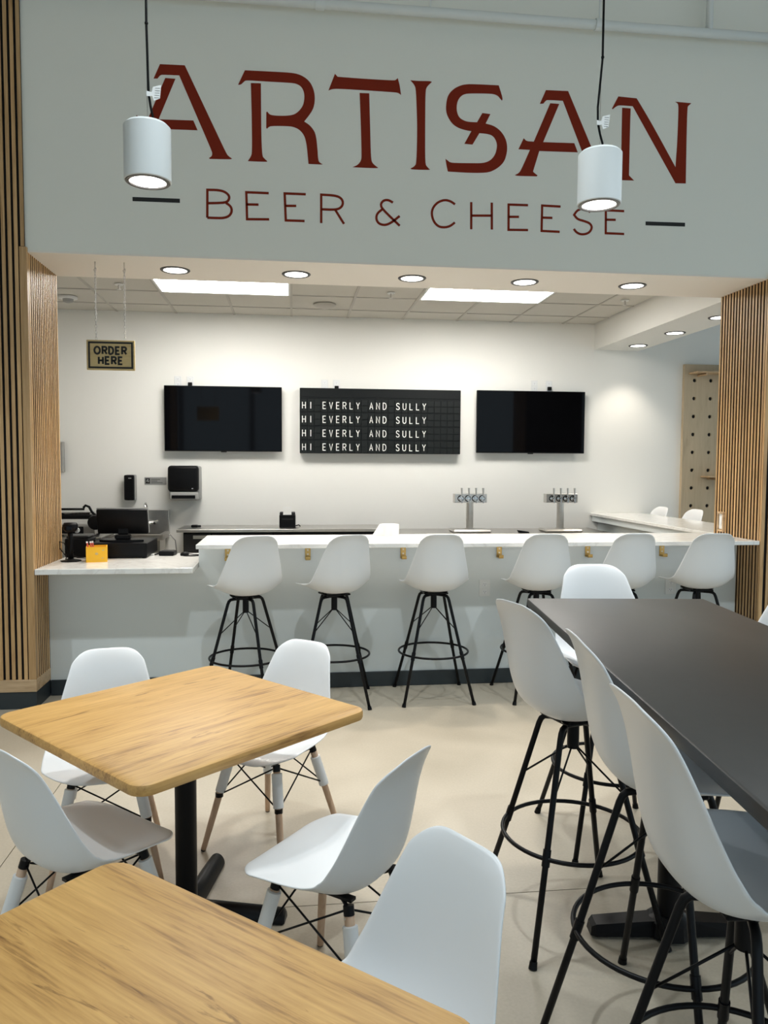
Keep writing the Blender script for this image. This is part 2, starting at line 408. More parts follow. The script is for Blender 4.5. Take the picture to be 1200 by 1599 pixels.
# header with the painted name
wh = struct('wall_header', bx(XL - .02, XR + .02, YF, YK, ZS + .012, HZ), M_HEAD)
struct('ceiling_soffit', bx(XL - .02, XR + .02, YF, YK, ZS, ZS + .012), M_SOFF)
BIG = [
    [[(-0.842,4.181),(-0.686,4.184),(-0.426,3.643),(-0.411,3.626),(-0.39,3.613),(-0.398,3.607),(-0.534,3.604),(-0.538,3.609),(-0.521,3.62),(-0.516,3.638),(-0.521,3.658),(-0.722,4.119),(-0.828,4.117),(-0.84,4.113),(-0.85,4.102),(-0.858,4.091),(-0.883,4.089)],
     [(-0.81,4.097),(-0.746,4.096),(-0.855,3.836),(-0.635,3.841),(-0.609,3.781),(-0.881,3.776),(-0.923,3.636),(-0.911,3.626),(-0.891,3.612),(-0.897,3.606),(-1.038,3.602),(-1.05,3.607),(-1.026,3.62),(-1.008,3.641),(-0.948,3.78),(-1.028,3.78),(-0.992,3.855),(-0.978,3.841),(-0.964,3.836),(-0.921,3.836)]],
    [[(-0.266,4.099),(-0.201,4.101),(-0.2,3.788),(-0.195,3.641),(-0.182,3.625),(-0.161,3.607),(-0.166,3.603),(-0.288,3.602),(-0.268,3.632),(-0.26,3.659),(-0.261,3.882)],
     [(-0.304,4.177),(-0.045,4.181),(0.022,4.179),(0.072,4.165),(0.117,4.133),(0.142,4.085),(0.151,4.037),(0.147,3.982),(0.128,3.937),(0.08,3.875),(0.116,3.854),(0.147,3.818),(0.159,3.78),(0.167,3.709),(0.172,3.632),(0.181,3.616),(0.201,3.607),(0.195,3.604),(0.108,3.604),(0.102,3.667),(0.094,3.738),(0.08,3.787),(0.049,3.821),(0.016,3.835),(-0.018,3.84),(-0.135,3.835),(-0.151,3.827),(-0.162,3.816),(-0.168,3.819),(-0.167,3.92),(-0.161,3.925),(-0.148,3.909),(-0.129,3.902),(-0.068,3.902),(-0.004,3.909),(0.033,3.926),(0.072,3.972),(0.082,4.022),(0.079,4.065),(0.061,4.097),(0.033,4.112),(-0,4.117),(-0.178,4.115),(-0.296,4.116),(-0.31,4.106),(-0.329,4.085),(-0.348,4.083)]],
    [[(0.282,4.192),(0.3,4.174),(0.466,4.172),(0.673,4.173),(0.688,4.178),(0.7,4.191),(0.714,4.145),(0.723,4.083),(0.705,4.096),(0.673,4.098),(0.466,4.099),(0.303,4.098),(0.261,4.093),(0.239,4.082)],
     [(0.446,4.079),(0.51,4.081),(0.517,3.857),(0.523,3.664),(0.532,3.629),(0.572,3.602),(0.561,3.598),(0.4,3.597),(0.436,3.614),(0.457,3.643),(0.461,3.674),(0.453,3.923)]],
    [[(0.786,4.182),(0.838,4.18),(0.917,4.185),(0.931,4.18),(0.896,4.146),(0.888,4.114),(0.888,3.878),(0.89,3.644),(0.904,3.624),(0.924,3.607),(0.901,3.604),(0.799,3.602),(0.79,3.607),(0.821,3.626),(0.831,3.651),(0.835,3.875),(0.824,4.124),(0.813,4.154)]],
    [[(1.39,4.186),(1.42,4.102),(1.414,4.087),(1.402,4.099),(1.386,4.117),(1.36,4.127),(1.313,4.128),(1.21,4.123),(1.164,4.118),(1.136,4.105),(1.116,4.082),(1.104,4.052),(1.101,4.013),(1.109,3.979),(1.125,3.955),(1.156,3.94),(1.187,3.934),(1.243,3.935),(1.279,3.998),(1.335,3.994),(1.303,3.93),(1.352,3.921),(1.394,3.899),(1.428,3.864),(1.45,3.821),(1.456,3.776),(1.451,3.732),(1.436,3.686),(1.403,3.65),(1.367,3.626),(1.331,3.61),(1.279,3.603),(1.175,3.599),(1.046,3.601),(1.036,3.641),(1.029,3.683),(1.043,3.674),(1.059,3.662),(1.087,3.659),(1.216,3.664),(1.278,3.667),(1.314,3.676),(1.345,3.694),(1.371,3.727),(1.383,3.768),(1.384,3.802),(1.369,3.836),(1.348,3.855),(1.317,3.863),(1.261,3.865),(1.214,3.787),(1.158,3.789),(1.205,3.875),(1.162,3.879),(1.115,3.891),(1.079,3.911),(1.053,3.941),(1.035,3.975),(1.028,4.008),(1.031,4.057),(1.041,4.097),(1.064,4.13),(1.102,4.159),(1.158,4.18),(1.24,4.184)]],
    [[(1.72,4.175),(1.877,4.178),(2.136,3.636),(2.151,3.619),(2.172,3.606),(2.164,3.6),(2.029,3.597),(2.024,3.602),(2.042,3.613),(2.046,3.631),(2.042,3.651),(1.841,4.112),(1.735,4.111),(1.723,4.107),(1.712,4.095),(1.704,4.085),(1.679,4.082)],
     [(1.752,4.09),(1.816,4.089),(1.707,3.829),(1.928,3.834),(1.954,3.774),(1.681,3.769),(1.639,3.629),(1.651,3.619),(1.672,3.605),(1.666,3.599),(1.525,3.595),(1.512,3.6),(1.537,3.613),(1.554,3.634),(1.615,3.773),(1.534,3.773),(1.57,3.848),(1.584,3.834),(1.599,3.829),(1.641,3.829)]],
    [[(2.236,4.164),(2.369,4.159),(2.459,4.031),(2.55,3.892),(2.666,3.709),(2.675,3.91),(2.676,4.095),(2.674,4.135),(2.665,4.145),(2.65,4.153),(2.769,4.15),(2.759,4.14),(2.747,4.131),(2.741,4.116),(2.741,3.937),(2.745,3.602),(2.669,3.6),(2.342,4.105),(2.25,4.106),(2.231,4.101),(2.216,4.091),(2.198,4.076),(2.192,4.08)],
     [(2.266,4.09),(2.327,4.089),(2.326,3.914),(2.327,3.637),(2.343,3.623),(2.365,3.604),(2.244,3.602),(2.262,3.619),(2.27,3.637),(2.267,3.853)]]]
SMALL = [
    [[(-0.552,3.228),(-0.55,3.406),(-0.48,3.408),(-0.437,3.399),(-0.41,3.376),(-0.41,3.351),(-0.431,3.328),(-0.547,3.321)], [(-0.431,3.328),(-0.4,3.308),(-0.392,3.278),(-0.407,3.246),(-0.444,3.23),(-0.494,3.228),(-0.552,3.228)]],
    [[(-0.153,3.403),(-0.299,3.402),(-0.295,3.229),(-0.151,3.234)], [(-0.3,3.324),(-0.22,3.326)]],
    [[(0.09,3.407),(-0.049,3.406),(-0.042,3.232),(0.082,3.233)], [(-0.046,3.326),(0.027,3.329)]],
    [[(0.192,3.224),(0.192,3.409),(0.286,3.408),(0.325,3.393),(0.339,3.363),(0.327,3.333),(0.293,3.315),(0.192,3.314)], [(0.286,3.313),(0.344,3.225)]],
    [[(0.72,3.228),(0.6,3.334),(0.589,3.365),(0.608,3.39),(0.64,3.396),(0.673,3.379)], [(0.6,3.331),(0.566,3.303),(0.559,3.266),(0.578,3.235),(0.622,3.227),(0.666,3.248),(0.719,3.293)]],
    [[(1.098,3.386),(1.065,3.407),(1.022,3.413),(0.974,3.392),(0.943,3.353),(0.937,3.312),(0.952,3.265),(0.985,3.233),(1.028,3.229),(1.067,3.24),(1.098,3.266)]],
    [[(1.21,3.406),(1.212,3.225)], [(1.353,3.409),(1.356,3.229)], [(1.211,3.316),(1.355,3.322)]],
    [[(1.608,3.403),(1.471,3.401),(1.473,3.232),(1.611,3.236)], [(1.472,3.319),(1.545,3.322)]],
    [[(1.839,3.404),(1.708,3.405),(1.707,3.234),(1.836,3.233)], [(1.71,3.324),(1.782,3.325)]],
    [[(2.053,3.375),(2.028,3.393),(1.991,3.397),(1.957,3.382),(1.937,3.352),(1.962,3.323),(2.013,3.313),(2.056,3.298),(2.069,3.268),(2.046,3.232),(1.995,3.22),(1.958,3.232),(1.937,3.257)]],
    [[(2.298,3.393),(2.165,3.393),(2.168,3.237),(2.302,3.237)], [(2.166,3.329),(2.238,3.331)]]]
DASH = [[(-1.025,3.326),(-0.726,3.328)], [(2.457,3.316),(2.748,3.319)]]

for L in BIG:
    bm = B()
    for poly in L: prism_xz(bm, soften(poly, 42, True), YF - .0016, YF + .001)
    obj('painted_letter', bm, M_RED, wh)
for L in SMALL:
    bm = B()
    for pts in L: stroke_xz(bm, soften(pts, 58, False), .0155, YF - .0016, YF + .001)
    obj('painted_letter', bm, M_RED, wh)
for pts in DASH:
    obj('painted_dash', stroke_xz(B(), pts, .026, YF - .0016, YF + .001), M_INK, wh)

# beam along the right of the bar
struct('ceiling_beam', bx(XR + .03, XR + .56, YK, YW, 2.94, 3.6), M_WHITE)

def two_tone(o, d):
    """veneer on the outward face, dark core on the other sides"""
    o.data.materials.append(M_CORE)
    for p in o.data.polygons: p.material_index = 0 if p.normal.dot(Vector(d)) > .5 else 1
# slatted jambs: felt-backed core, one object per slat
def jamb(name, side):
    s = -1 if side == 'l' else 1
    face = XL if side == 'l' else XR
    core = face + s * .018
    outer = HX0 if side == 'l' else 4.25
    x0, x1 = sorted((core, outer))
    w = struct(name, bx(x0, x1, YF, YK, 0, HZ if side == 'l' else HZ), M_BACKING)
    z0 = .195
    # opening side
    lead = .034 if side == 'l' else .018
    n = 16; pitch = (YK - YF - lead + .004) / n
    first = None
    for k in range(n):
        y = YF + lead + k * pitch
        if first is None: first = obj('slat', bx(-.009, .009, -.0108, .0108, z0, ZS, .0015, 1), M_SLAT, w, loc=(face + s * .009, y, 0)); two_tone(first, (-s, 0, 0))
        else: inst(first, w, (face + s * .009, y, 0))
    # front side
    fs = None
    for k in range(15):
        x = face + s * (.064 + k * .0385)
        if fs is None: fs = obj('slat', bx(-.0118, .0118, -.009, .009, z0, HZ, .0015, 1), M_SLAT, w, loc=(x, YF - .009, 0)); two_tone(fs, (0, -1, 0))
        else: inst(fs, w, (x, YF - .009, 0))
    a, b = sorted((face, face + s * (.046 if side == 'l' else .030)))
    obj('corner_board', bx(a, b, YF - .020, YF + (.018 if side == 'l' else .002), z0, ZS + .03, .002, 1), M_SLAT, w)
    if side == 'l':
        up_ = obj('slat', bx(-.0118, .0118, -.009, .009, ZS + .032, HZ, .0015, 1), M_SLAT, w, loc=(face + s * .0255, YF - .009, 0)); two_tone(up_, (0, -1, 0))
    a, b = sorted((face - s * .003, face + s * .018))
    obj('plinth_board', bx(a, b, YF - .001, YB - .002 , .115, z0, .002, 1), M_PLINTH, w)
    a, b = sorted((face - s * .003, face + s * .62))
    obj('plinth_board', bx(a, b, YF - .023, YF - .001, .115, z0, .002, 1), M_PLINTH, w)
    bb = B()
    a, b = sorted((face + s * .002, face + s * .62)); box(bb, a, b, YF - .016, YF, 0, .115)
    a, b = sorted((face + s * .002, core)); box(bb, a, b, YF, YB - .002, 0, .115)
    struct('baseboard_' + ('left' if side == 'l' else 'right'), bb, M_BASE)
    return w
wl = jamb('wall_left', 'l'); wr = jamb('wall_right', 'r')

# bar front (knee wall, stepped) with dark baseboard
bm = B(); box(bm, XL, -.66, YB, YB + .12, 0, .885); box(bm, -.66, XR, YB, YB + .12, 0, 1.048)
struct('wall_bar_front', bm, M_BAR)
struct('baseboard_bar', bx(XL + .003, XR - .003, YB - .012, YB, 0, .110, .003, 1), M_BASE)
struct('wall_bar_return', bx(3.50, 3.62, YK + .12, YW, 0, 1.048), M_BAR)

# tiled ceiling behind the soffit
ce = struct('ceiling', bx(-3.0, XR + .03, YK, YW, ZC + .02, ZC + .06), M_TILE)
xl = [-3.0] + [-.01 + .61 * k for k in range(-4, 6)] + [XR + .03]
yl = [YK, 6.26, 6.88, 7.50, 8.12, YW]
LAMPC = {(-2, 2): 1, (2, 2): 1}
tiles = {}
for i in range(len(xl) - 1):
    for j in range(len(yl) - 1):
        x0, x1, y0, y1 = xl[i], xl[i + 1], yl[j], yl[j + 1]
        xm = (x0 + x1) / 2
        if j == 2 and (-1.25 < xm < 0 or 1.2 < xm < 2.44): continue
        key = (round(x1 - x0, 2), round(y1 - y0, 2))
        if key not in tiles:
            tiles[key] = obj('ceiling_tile', bx(-key[0] / 2 + .011, key[0] / 2 - .011, -key[1] / 2 + .011, key[1] / 2 - .011, ZC + .006, ZC + .02), M_TILE, ce, loc=(xm, (y0 + y1) / 2, 0))
        else:
            inst(tiles[key], ce, (xm, (y0 + y1) / 2, 0))
for x in xl[1:-1]:
    for j in range(len(yl) - 1):
        if j == 2 and (abs(x + .62) < .1 or abs(x - 1.82) < .1): continue
        obj('grid_bar', bx(x - .012, x + .012, yl[j], yl[j + 1], ZC, ZC + .02), M_GRID, ce)
for y in yl[1:-1]:
    for i in range(len(xl) - 1):
        obj('grid_bar', bx(xl[i] + .012, xl[i + 1] - .012, y - .012, y + .012, ZC, ZC + .02), M_GRID, ce)

# ================================================================== LIGHT FITTINGS
def lamp(name, kind, parent, loc, watts, col, **kw):
    ld = bpy.data.lights.new(name, kind); ld.energy = watts; ld.color = col
    for k, v in kw.items(): setattr(ld, k, v)
    o = bpy.data.objects.new(name, ld); link(o, parent); o.location = loc
    return o
for (x, lab) in ((-1.23, 'rectangular troffer light in tiled ceiling on the hand sink side'), (1.21, 'rectangular troffer light in tiled ceiling above the beer taps')):
    t = thing('ceiling_troffer', lab, 'ceiling light', (x + .61, 7.19, ZC))
    bm = B()
    box(bm, -.60, .60, -.305, -.285, -.004, .03); box(bm, -.60, .60, .285, .305, -.004, .03)
    box(bm, -.60, -.58, -.285, .285, -.004, .03); box(bm, .58, .60, -.285, .285, -.004, .03)
    obj('frame', bm, M_PLATE, t)
    obj('diffuser', bx(-.58, .58, -.285, .285, .004, .02), M_PANEL, t)
def downlight(x, y, z, watts, label, col=WARM, ang=100):
    t = thing('recessed_downlight', label, 'downlight', (x, y, z), group='recessed downlights')
    obj('trim_ring', lathe(B(), [(.080, 0.0), (.080, -.006), (.096, -.008), (.102, -.003), (.102, 0.0)], 36), M_TRIMD, t, 'auto')
    obj('reflector', lathe(B(), [(.080, -.0045), (.075, -.0015), (.05, -.0010), (0, -.0008)], 36), M_LENS, t, True)
    sp = lamp('bulb', 'SPOT', t, (0, 0, -.02), watts, col, spot_size=R(ang), spot_blend=.7, shadow_soft_size=.06)
    return t
ords = ['first', 'second', 'third', 'fourth', 'fifth']
for i, x in enumerate((-.809, .028, .858, 1.694, 2.522)):
    downlight(x, 5.583, ZS, W_DOWN, '%s recessed round downlight in soffit counting from the hanging wooden sign' % ords[i])
for i, y in enumerate((8.15, 7.33, 6.515)):
    downlight(3.765, y, 2.94, W_BEAM, '%s recessed round downlight in the dropped beam counting from the back wall' % ords[i])

def pendant(x, y, zb, label, watts, sway):
    t = thing('pendant_light', label, 'pendant light', (x, y, 0), group='white cylinder pendants')
    r, h = .099, .238
    obj('cylinder_shade', lathe(B(), [(.086, zb + .002), (.090, zb), (r - .003, zb), (r, zb + .003), (r, zb + h - .012), (r - .012, zb + h), (.0, zb + h)], 48), M_PENDW, t, 'auto')
    obj('trim_ring', lathe(B(), [(.076, zb + .004), (.078, zb - .003), (.092, zb - .003), (.095, zb + .001)], 48), M_TRIMG, t, 'auto')
    obj('reflector', lathe(B(), [(.078, zb + .002), (.05, zb + .012), (0, zb + .016)], 36), M_LENSW, t, True)
    zt = zb + h
    pts = [(.022 + sway * .4, 0, zt - .005), (.021 + sway * .6, 0, zt + .04), (.012 + sway * .8, 0, zt + .08), (.004 + sway, 0, zt + .13), (.002 + sway, 0, zt + .20), (.002, 0, zt + .42), (.002, 0, HZ)]
    cb = obj('cable', tube(B(), pts, .0052, 8), M_BLKP, t, True)
    for z in (zt + .42, zt + .75): obj('cable_tie', cyl(B(), (.002, 0, z), (.002, 0, z + .006), .0075, n=8), M_BLKP, cb)
    obj('support_wire', tube(B(), [(0, .008, zt), (0, .008, HZ)], .0012, 6), M_STEEL, t)
    obj('ferrule', cyl(B(), (0, .008, zt), (0, .008, zt + .022), .004, n=10), M_GREYP, t)
    tg = B(); prism_xz(tg, [(-.004 + sway, zt + .118), (-.004 + sway, zt + .140), (.018 + sway, zt + .136), (.024 + sway, zt + .158), (.058 + sway, zt + .168), (.052 + sway, zt + .112), (.026 + sway, zt + .100), (.020 + sway, zt + .120)], -.008, -.0072)
    tag_ = obj('paper_tag', tg, M_PAPER, t)
    lm = B()
    for k in range(5): box(lm, .029 + sway + .001 * k, .049 + sway + .001 * k, -.0085, -.008, zt + .112 + .010 * k, zt + .1145 + .010 * k)
    obj('print_line', lm, M_GREYP, tag_)
    lamp('bulb', 'SPOT', t, (0, 0, zb - .01), watts, NEUTRAL, spot_size=R(86), spot_blend=.7, shadow_soft_size=.06)
    return t
pendant(-.618, 3.5, 2.832, 'white cylinder pendant light hanging in front of the first letter A', W_PEND, .004)
pendant(1.410, 3.5, 2.824, 'white cylinder pendant light hanging in front of the letter N', W_PEND, -.018)
k = 0
BAYS = ['over the slatted wall', 'over the wood tables', 'over the tall black table', 'near the street glazing, slatted wall side', 'near the street glazing, middle', 'near the street glazing, far side']
for y in (2.75, -1.0):
    for x in (-2.9, .1, 3.1):
        k += 1
        t = thing('high_bay_lamp', 'round white high bay lamp on hall ceiling ' + BAYS[k - 1], 'ceiling light', (x, y, HZ), group='high bay lamps')
        obj('housing', lathe(B(), [(0, 0), (.16, 0), (.18, -.06), (.17, -.10), (.15, -.10)], 32), M_PENDW, t, 'auto')
        obj('lens', lathe(B(), [(.15, -.095), (0, -.09)], 32), M_LENSW, t)
        lamp('bulb', 'SPOT', t, (0, 0, -.12), W_BAY if y > 0 else W_BAY * .36, COOL, spot_size=R(94), spot_blend=.35, shadow_soft_size=.06)

# sprinkler pipe along the top of the header
t = thing('sprinkler_pipe', 'white painted pipe running along the top of the grey header wall', 'pipe', (0, YF - .10, 4.572))
obj('main_pipe', tube(B(), [(-3.2, 0, 0), (5.5, 0, 0)], .030, 16), M_PIPE, t, True)
for x in (.18, 2.05): obj('coupling', cyl(B(), (x - .03, 0, 0), (x + .03, 0, 0), .037, n=20), M_PIPE, t, 'auto')
obj('riser', tube(B(), [(2.83, 0, 0), (2.83, 0, HZ - 4.572)], .024, 14), M_PIPE, t, True)
obj('riser', tube(B(), [(-2.6, 0, 0), (-2.6, 0, HZ - 4.572)], .024, 14), M_PIPE, t, True)
for x in (-1.0, .9, 2.05): obj('hanger', cyl(B(), (x, 0, .03), (x, 0, HZ - 4.572), .005, n=8), M_PIPE, t)

# ceiling-mounted small fittings
def ceil_thing(name, label, cat, x, y): return thing(name, label, cat, (x, y, ZC))
t = ceil_thing('smoke_detector', 'white round smoke detector on tiled ceiling beside the slatted jamb', 'detector', -2.15, 7.85)
obj('base', lathe(B(), [(0, 0), (.085, 0), (.085, -.018), (.075, -.022), (0, -.022)], 32), M_PLATE, t, 'auto')
obj('sensor', lathe(B(), [(.05, -.022), (.045, -.05), (.02, -.058), (0, -.058)], 24), M_GREYP, t, 'auto')
t = ceil_thing('ceiling_speaker', 'white domed disc speaker on tiled ceiling between the two troffers', 'speaker', .322, 7.85)
obj('grille', lathe(B(), [(0, 0), (.115, 0), (.115, -.01), (.09, -.03), (.05, -.04), (0, -.043)], 36), M_GRID, t, 'auto')
for x, lab in ((-1.543, 'small fire sprinkler in ceiling above the hanging order sign'), (.915, 'small fire sprinkler in ceiling between the two troffers'), (3.20, 'small fire sprinkler in ceiling next to the dropped beam')):
    t = thing('fire_sprinkler', lab, 'sprinkler', (x, 7.24, ZC), group='sprinkler heads')
    obj('escutcheon', lathe(B(), [(0, 0), (.04, 0), (.036, -.008), (0, -.008)], 24), M_PLATE, t, 'auto')
    bm = B(); cyl(bm, (0, 0, -.008), (0, 0, -.045), .008, n=10); cyl(bm, (0, 0, -.045), (0, 0, -.048), .02, n=14)
    obj('deflector', bm, M_STEEL, t)

# ================================================================== BAR AND COUNTERS
t = thing('till_counter', 'lowered white stone counter carrying the till beside slatted jamb', 'counter', (0, 0, 0))
obj('slab', bx(XL + .002, -.665, 5.235, 6.12, .887, .925, .004, 2), M_QUARTZ, t)
t = thing('bar_counter', 'long white stone bar top with stools drawn up along it', 'counter', (0, 0, 0))
bm = B(); box(bm, -.645, XR - .002, 5.235, 5.93, 1.05, 1.08, .004, 2)
obj('slab', bm, M_QUARTZ, t)
obj('end_panel', bx(-.652, -.60, YB + .125, 5.90, .0, 1.05, .002, 1), M_BAR, t)
t = thing('return_counter', 'white stone counter running back to the wall beside slatted jamb', 'counter', (0, 0, 0))
obj('slab', bx(XR + .018, 4.02, YK + .004, YW - .002, 1.05, 1.08, .004, 2), M_QUARTZ, t)
obj('apron', bx(3.43, 3.47, YK + .12, YW - .01, .985, 1.05, .002, 1), M_BAR, t)

# brass hooks under the bar top
hk = None
for i, x in enumerate((-.458, .107, .799, 1.517, 2.197, 2.783)):
    lab = '%s brass bag hook under the bar top counting from the till counter' % (ords + ['sixth'])[i]
    if hk is None:
        hk = thing('bag_hook', lab, 'hook', (x, YB, .985), group='brass bag hooks')
        obj('back_plate', bx(-.020, .020, -.006, 0, -.045, .042, .002, 1), M_BRASS, hk)
        bm = B(); box(bm, -.018, .018, -.062, -.006, -.045, -.036, .002, 1); box(bm, -.018, .018, -.062, -.054, -.036, -.020, .002, 1)
        obj('prong', bm, M_BRASS, hk)
        bm = B(); cyl(bm, (0, -.008, .022), (0, -.005, .022), .006, n=12); cyl(bm, (0, -.008, -.008), (0, -.005, -.008), .006, n=12)
        obj('screw', bm, M_STEEL, hk)
    else:
        c = copy_tree(hk); c.location = (x, YB, .985); c['label'] = lab
# outlets on bar front and above the screens
def outlet(x, y, z, label, group, plug=False, w=.075, h=.118, double=True):
    t = thing('wall_outlet', label, 'outlet', (x, y, z), group=group)
    obj('cover_plate', bx(-w / 2, w / 2, -.006, 0, -h / 2, h / 2, .002, 1), M_PLATE, t)
    f = B()
    for dz in ((-.028, .028) if double else (0,)):
        box(f, -.016, .016, -.0085, -.006, dz - .014, dz + .014, .001, 1)
    fc = obj('socket_face', f, M_SHELL, t)
    sl = B()
    for dz in ((-.028, .028) if double else (0,)):
        box(sl, -.008, -.0055, -.0092, -.0085, dz - .001, dz + .007); box(sl, .0055, .008, -.0092, -.0085, dz - .001, dz + .007); cyl(sl, (0, -.0092, dz - .008), (0, -.0085, dz - .008), .0025, n=10)
    obj('slot', sl, M_INK, fc)
    if plug: obj('plug', bx(-.022, .022, -.04, -.0092, -.05, -.01, .004, 1), M_BLKP, t)
    return t
outlet(1.41, YB, .715, 'white twin socket on bar front between third and fourth bar stools', None, w=.085, h=.125)
outlet(2.86, YB, .71, 'white twin socket on bar front behind the bar stool nearest slatted jamb', None, w=.085, h=.125)
for i, (xa, z, sc) in enumerate(((-1.22, 2.50, 'black screen above the hand sink'), (.35, 2.49, 'black letter board'), (2.72, 2.52, 'black screen above the beer taps'))):
    outlet(xa, YW, z, 'white wall socket without plug above the ' + sc, 'sockets above the screens')
    outlet(xa + (.13 if i != 2 else .17), YW, z, 'white wall socket with black plug above the ' + sc, 'sockets above the screens', True)

# ================================================================== BACK WALL
def tv(x0, x1, z0, z1, label):
    cx, cz = (x0 + x1) / 2, (z0 + z1) / 2
    w, h = (x1 - x0) / 2, (z1 - z0) / 2
    t = thing('wall_screen', label, 'television', (cx, YW, cz), group='wall mounted screens')
    obj('bracket', bx(-.2, .2, -.05, 0, -.15, .15), M_BLKP, t)
    obj('case', bx(-w, w, -.085, -.05, -h, h, .004, 1), M_BLKP, t)
    obj('screen', bx(-w + .008, w - .008, -.0865, -.084, -h + .012, h - .008), M_SCREEN, t)
    obj('sensor_nub', bx(-.03, .03, -.083, -.06, -h - .010, -h, .002, 1), M_DGREY, t)
tv(-1.355, -.115, 1.755, 2.450, 'large black wall screen on the hand sink side of the letter board')
tv(2.040, 3.290, 1.760, 2.455, 'large black wall screen above the beer taps')
bd = thing('letter_board', 'black split flap letter board with four rows of white letters', 'sign', (.078, YW, 1.742))
BW, BH = 1.775, .705
obj('case', bx(0, BW, -.095, -.01, 0, BH, .004, 1), M_BOARD, bd)
obj('top_strip', bx(.006, BW - .006, -.100, -.095, BH - .098, BH - .006), M_BOARD, bd)
fw = (BW - .016) / 24
flap = None
rows = [BH - .187, BH - .337, BH - .487, BH - .637]
for r_, zc in enumerate(rows):
    for c_ in range(24):
        xc = .008 + fw * (c_ + .5)
        if flap is None:
            bm = B(); box(bm, -fw / 2 + .004, fw / 2 - .004, -.102, -.095, .003, .066, .0015, 1); box(bm, -fw / 2 + .004, fw / 2 - .004, -.102, -.095, -.066, -.003, .0015, 1)
            flap = obj('flap', bm, M_FLAP, bd, loc=(xc, 0, zc))
        else: inst(flap, bd, (xc, 0, zc))
    for c_, ch in enumerate('HI EVERLY AND SULLY'):
        if ch == ' ': continue
        xc = .008 + fw * (c_ + .5); hh = .070
        bm = B()
        for s in FONT[ch]: stroke_xz(bm, [(xc + (px - .3) * .056, zc + (pz - .5) * hh) for px, pz in s], .0080, -.1035, -.1018)
        obj('letter', bm, M_LET, bd)

t = thing('soap_dispenser', 'slim black soap dispenser on white wall above the till', 'dispenser', (-1.719, YW, 1.364))
obj('back_plate', bx(-.048, .058, -.07, 0, -.137, .137, .012, 2), M_GREYP, t)
obj('cover', bx(-.058, .046, -.105, -.03, -.134, .134, .014, 3), M_BLKP, t)
obj('badge', bx(-.010, .020, -.1065, -.105, .095, .105), M_GREYP, t)
t = thing('towel_dispenser', 'black paper towel dispenser with grey base on white wall', 'dispenser', (-1.147, YW, 1.417))
bm = B(); prof = [(-.10, .175), (-.16, .16), (-.20, .11), (-.215, .03), (-.21, -.09)]
box(bm, -.165, .155, -.20, 0, -.093, .183, .035, 4); obj('cover', bm, M_BLKP, t, 'auto')
obj('side_shell', bx(-.158, .170, -.13, 0, -.183, .178, .02, 3), M_GREYP, t, 'auto')
bm = B(); box(bm, -.150, .150, -.19, -.02, -.183, -.093, .02, 3); obj('base', bm, M_GREYP, t, 'auto')
obj('slot', bx(-.125, .120, -.195, -.188, -.165, -.130, .004, 1), M_BLKP, t)
obj('lock', bx(.085, .10, -.203, -.199, -.062, -.055), M_PLATE, t)
t = thing('wash_sign', 'small grey hand wash plate between soap and towel dispensers', 'sign', (-1.467, YW, 1.434))
obj('plate', bx(-.115, .115, -.006, 0, -.04, .04, .002, 1), M_GREYP, t)
obj('picture', bx(-.103, -.058, -.0072, -.006, -.028, .028), M_INK, t)
bm = B(); tube(bm, [(-.095, -.0078, -.005), (-.085, -.0078, .004), (-.075, -.0078, -.012), (-.066, -.0078, .002)], .003, 6); box(bm, -.088, -.072, -.0078, -.0072, .010, .016)
obj('hand_print', bm, M_PLATE, t)
bm = B()
for k, (a, b) in enumerate(((-.045, .05), (-.045, .02), (-.045, .075))): box(bm, a, b, -.0072, -.006, .014 - k * .018, .019 - k * .018)
obj('print_line', bm, M_INK, t)
t = thing('steel_wall_box', 'narrow steel box on white wall peeping past the slatted jamb', 'box', (-2.50, YW, 1.685))
obj('body', bx(-.10, .10, -.06, 0, -.16, .16, .004, 1), M_STEEL, t)
obj('front_plate', bx(-.085, .085, -.064, -.06, -.145, .145, .002, 1), M_GREYP, t)

# order sign on two chains
t = thing('order_sign', 'wooden sign hanging on two chains reading order here', 'sign', (-1.216, 5.43, 2.347))
obj('board', bx(-.157, .157, -.008, .008, -.100, .100, .002, 1), M_SIGNW, t)
bm = B()
for (x0, x1, z0, z1) in ((-.146, .146, .077, .089), (-.146, .146, -.089, -.077), (-.146, -.134, -.077, .077), (.134, .146, -.077, .077)): box(bm, x0, x1, -.0092, -.008, z0, z1)
obj('border', bm, M_INK, t)
def word(txt, cx, cz, h, w, gap, sw, par):
    adv = [(w * (1.25 if ch == 'O' else 1.0)) for ch in txt]
    tot = sum(adv) + gap * (len(txt) - 1); x = cx - tot / 2
    for ch, a in zip(txt, adv):
        bm = B()
        for s in FONT[ch]: stroke_xz(bm, [(x + px / .6 * w * .86 + w * .05, cz + (pz - .5) * h) for px, pz in s], sw, -.0096, -.008)
        obj('letter', bm, M_INK, par); x += a + gap
word('ORDER', .000, .031, .047, .031, .0115, .0125, t)
word('HERE', .000, -.036, .047, .031, .0115, .0125, t)
for x in (-.094, .095):
    bm = B(); ln, n = .026, 0
    z = .100
    while z < ZS - 2.347 - .045:
        pts = []
        for i in range(10):
            a = 2 * PI * i / 10
            u_, v_ = .0055 * math.cos(a), .0135 * math.sin(a)
            pts.append((x + (u_ if n % 2 == 0 else 0), (0 if n % 2 == 0 else u_), z + .010 + v_))
        tube(bm, pts, .0016, 5, closed=True); z += .0205; n += 1
    ch = obj('chain', bm, M_CHAIN, t, True)
    zt = ZS - 2.347
    obj('hook', tube(B(), [(x, 0, zt), (x, 0, zt - .035), (x + .008, 0, zt - .045), (x + .006, 0, zt - .058), (x - .004, 0, zt - .060), (x - .008, 0, zt - .052)], .0028, 8), M_STEEL, ch, True)

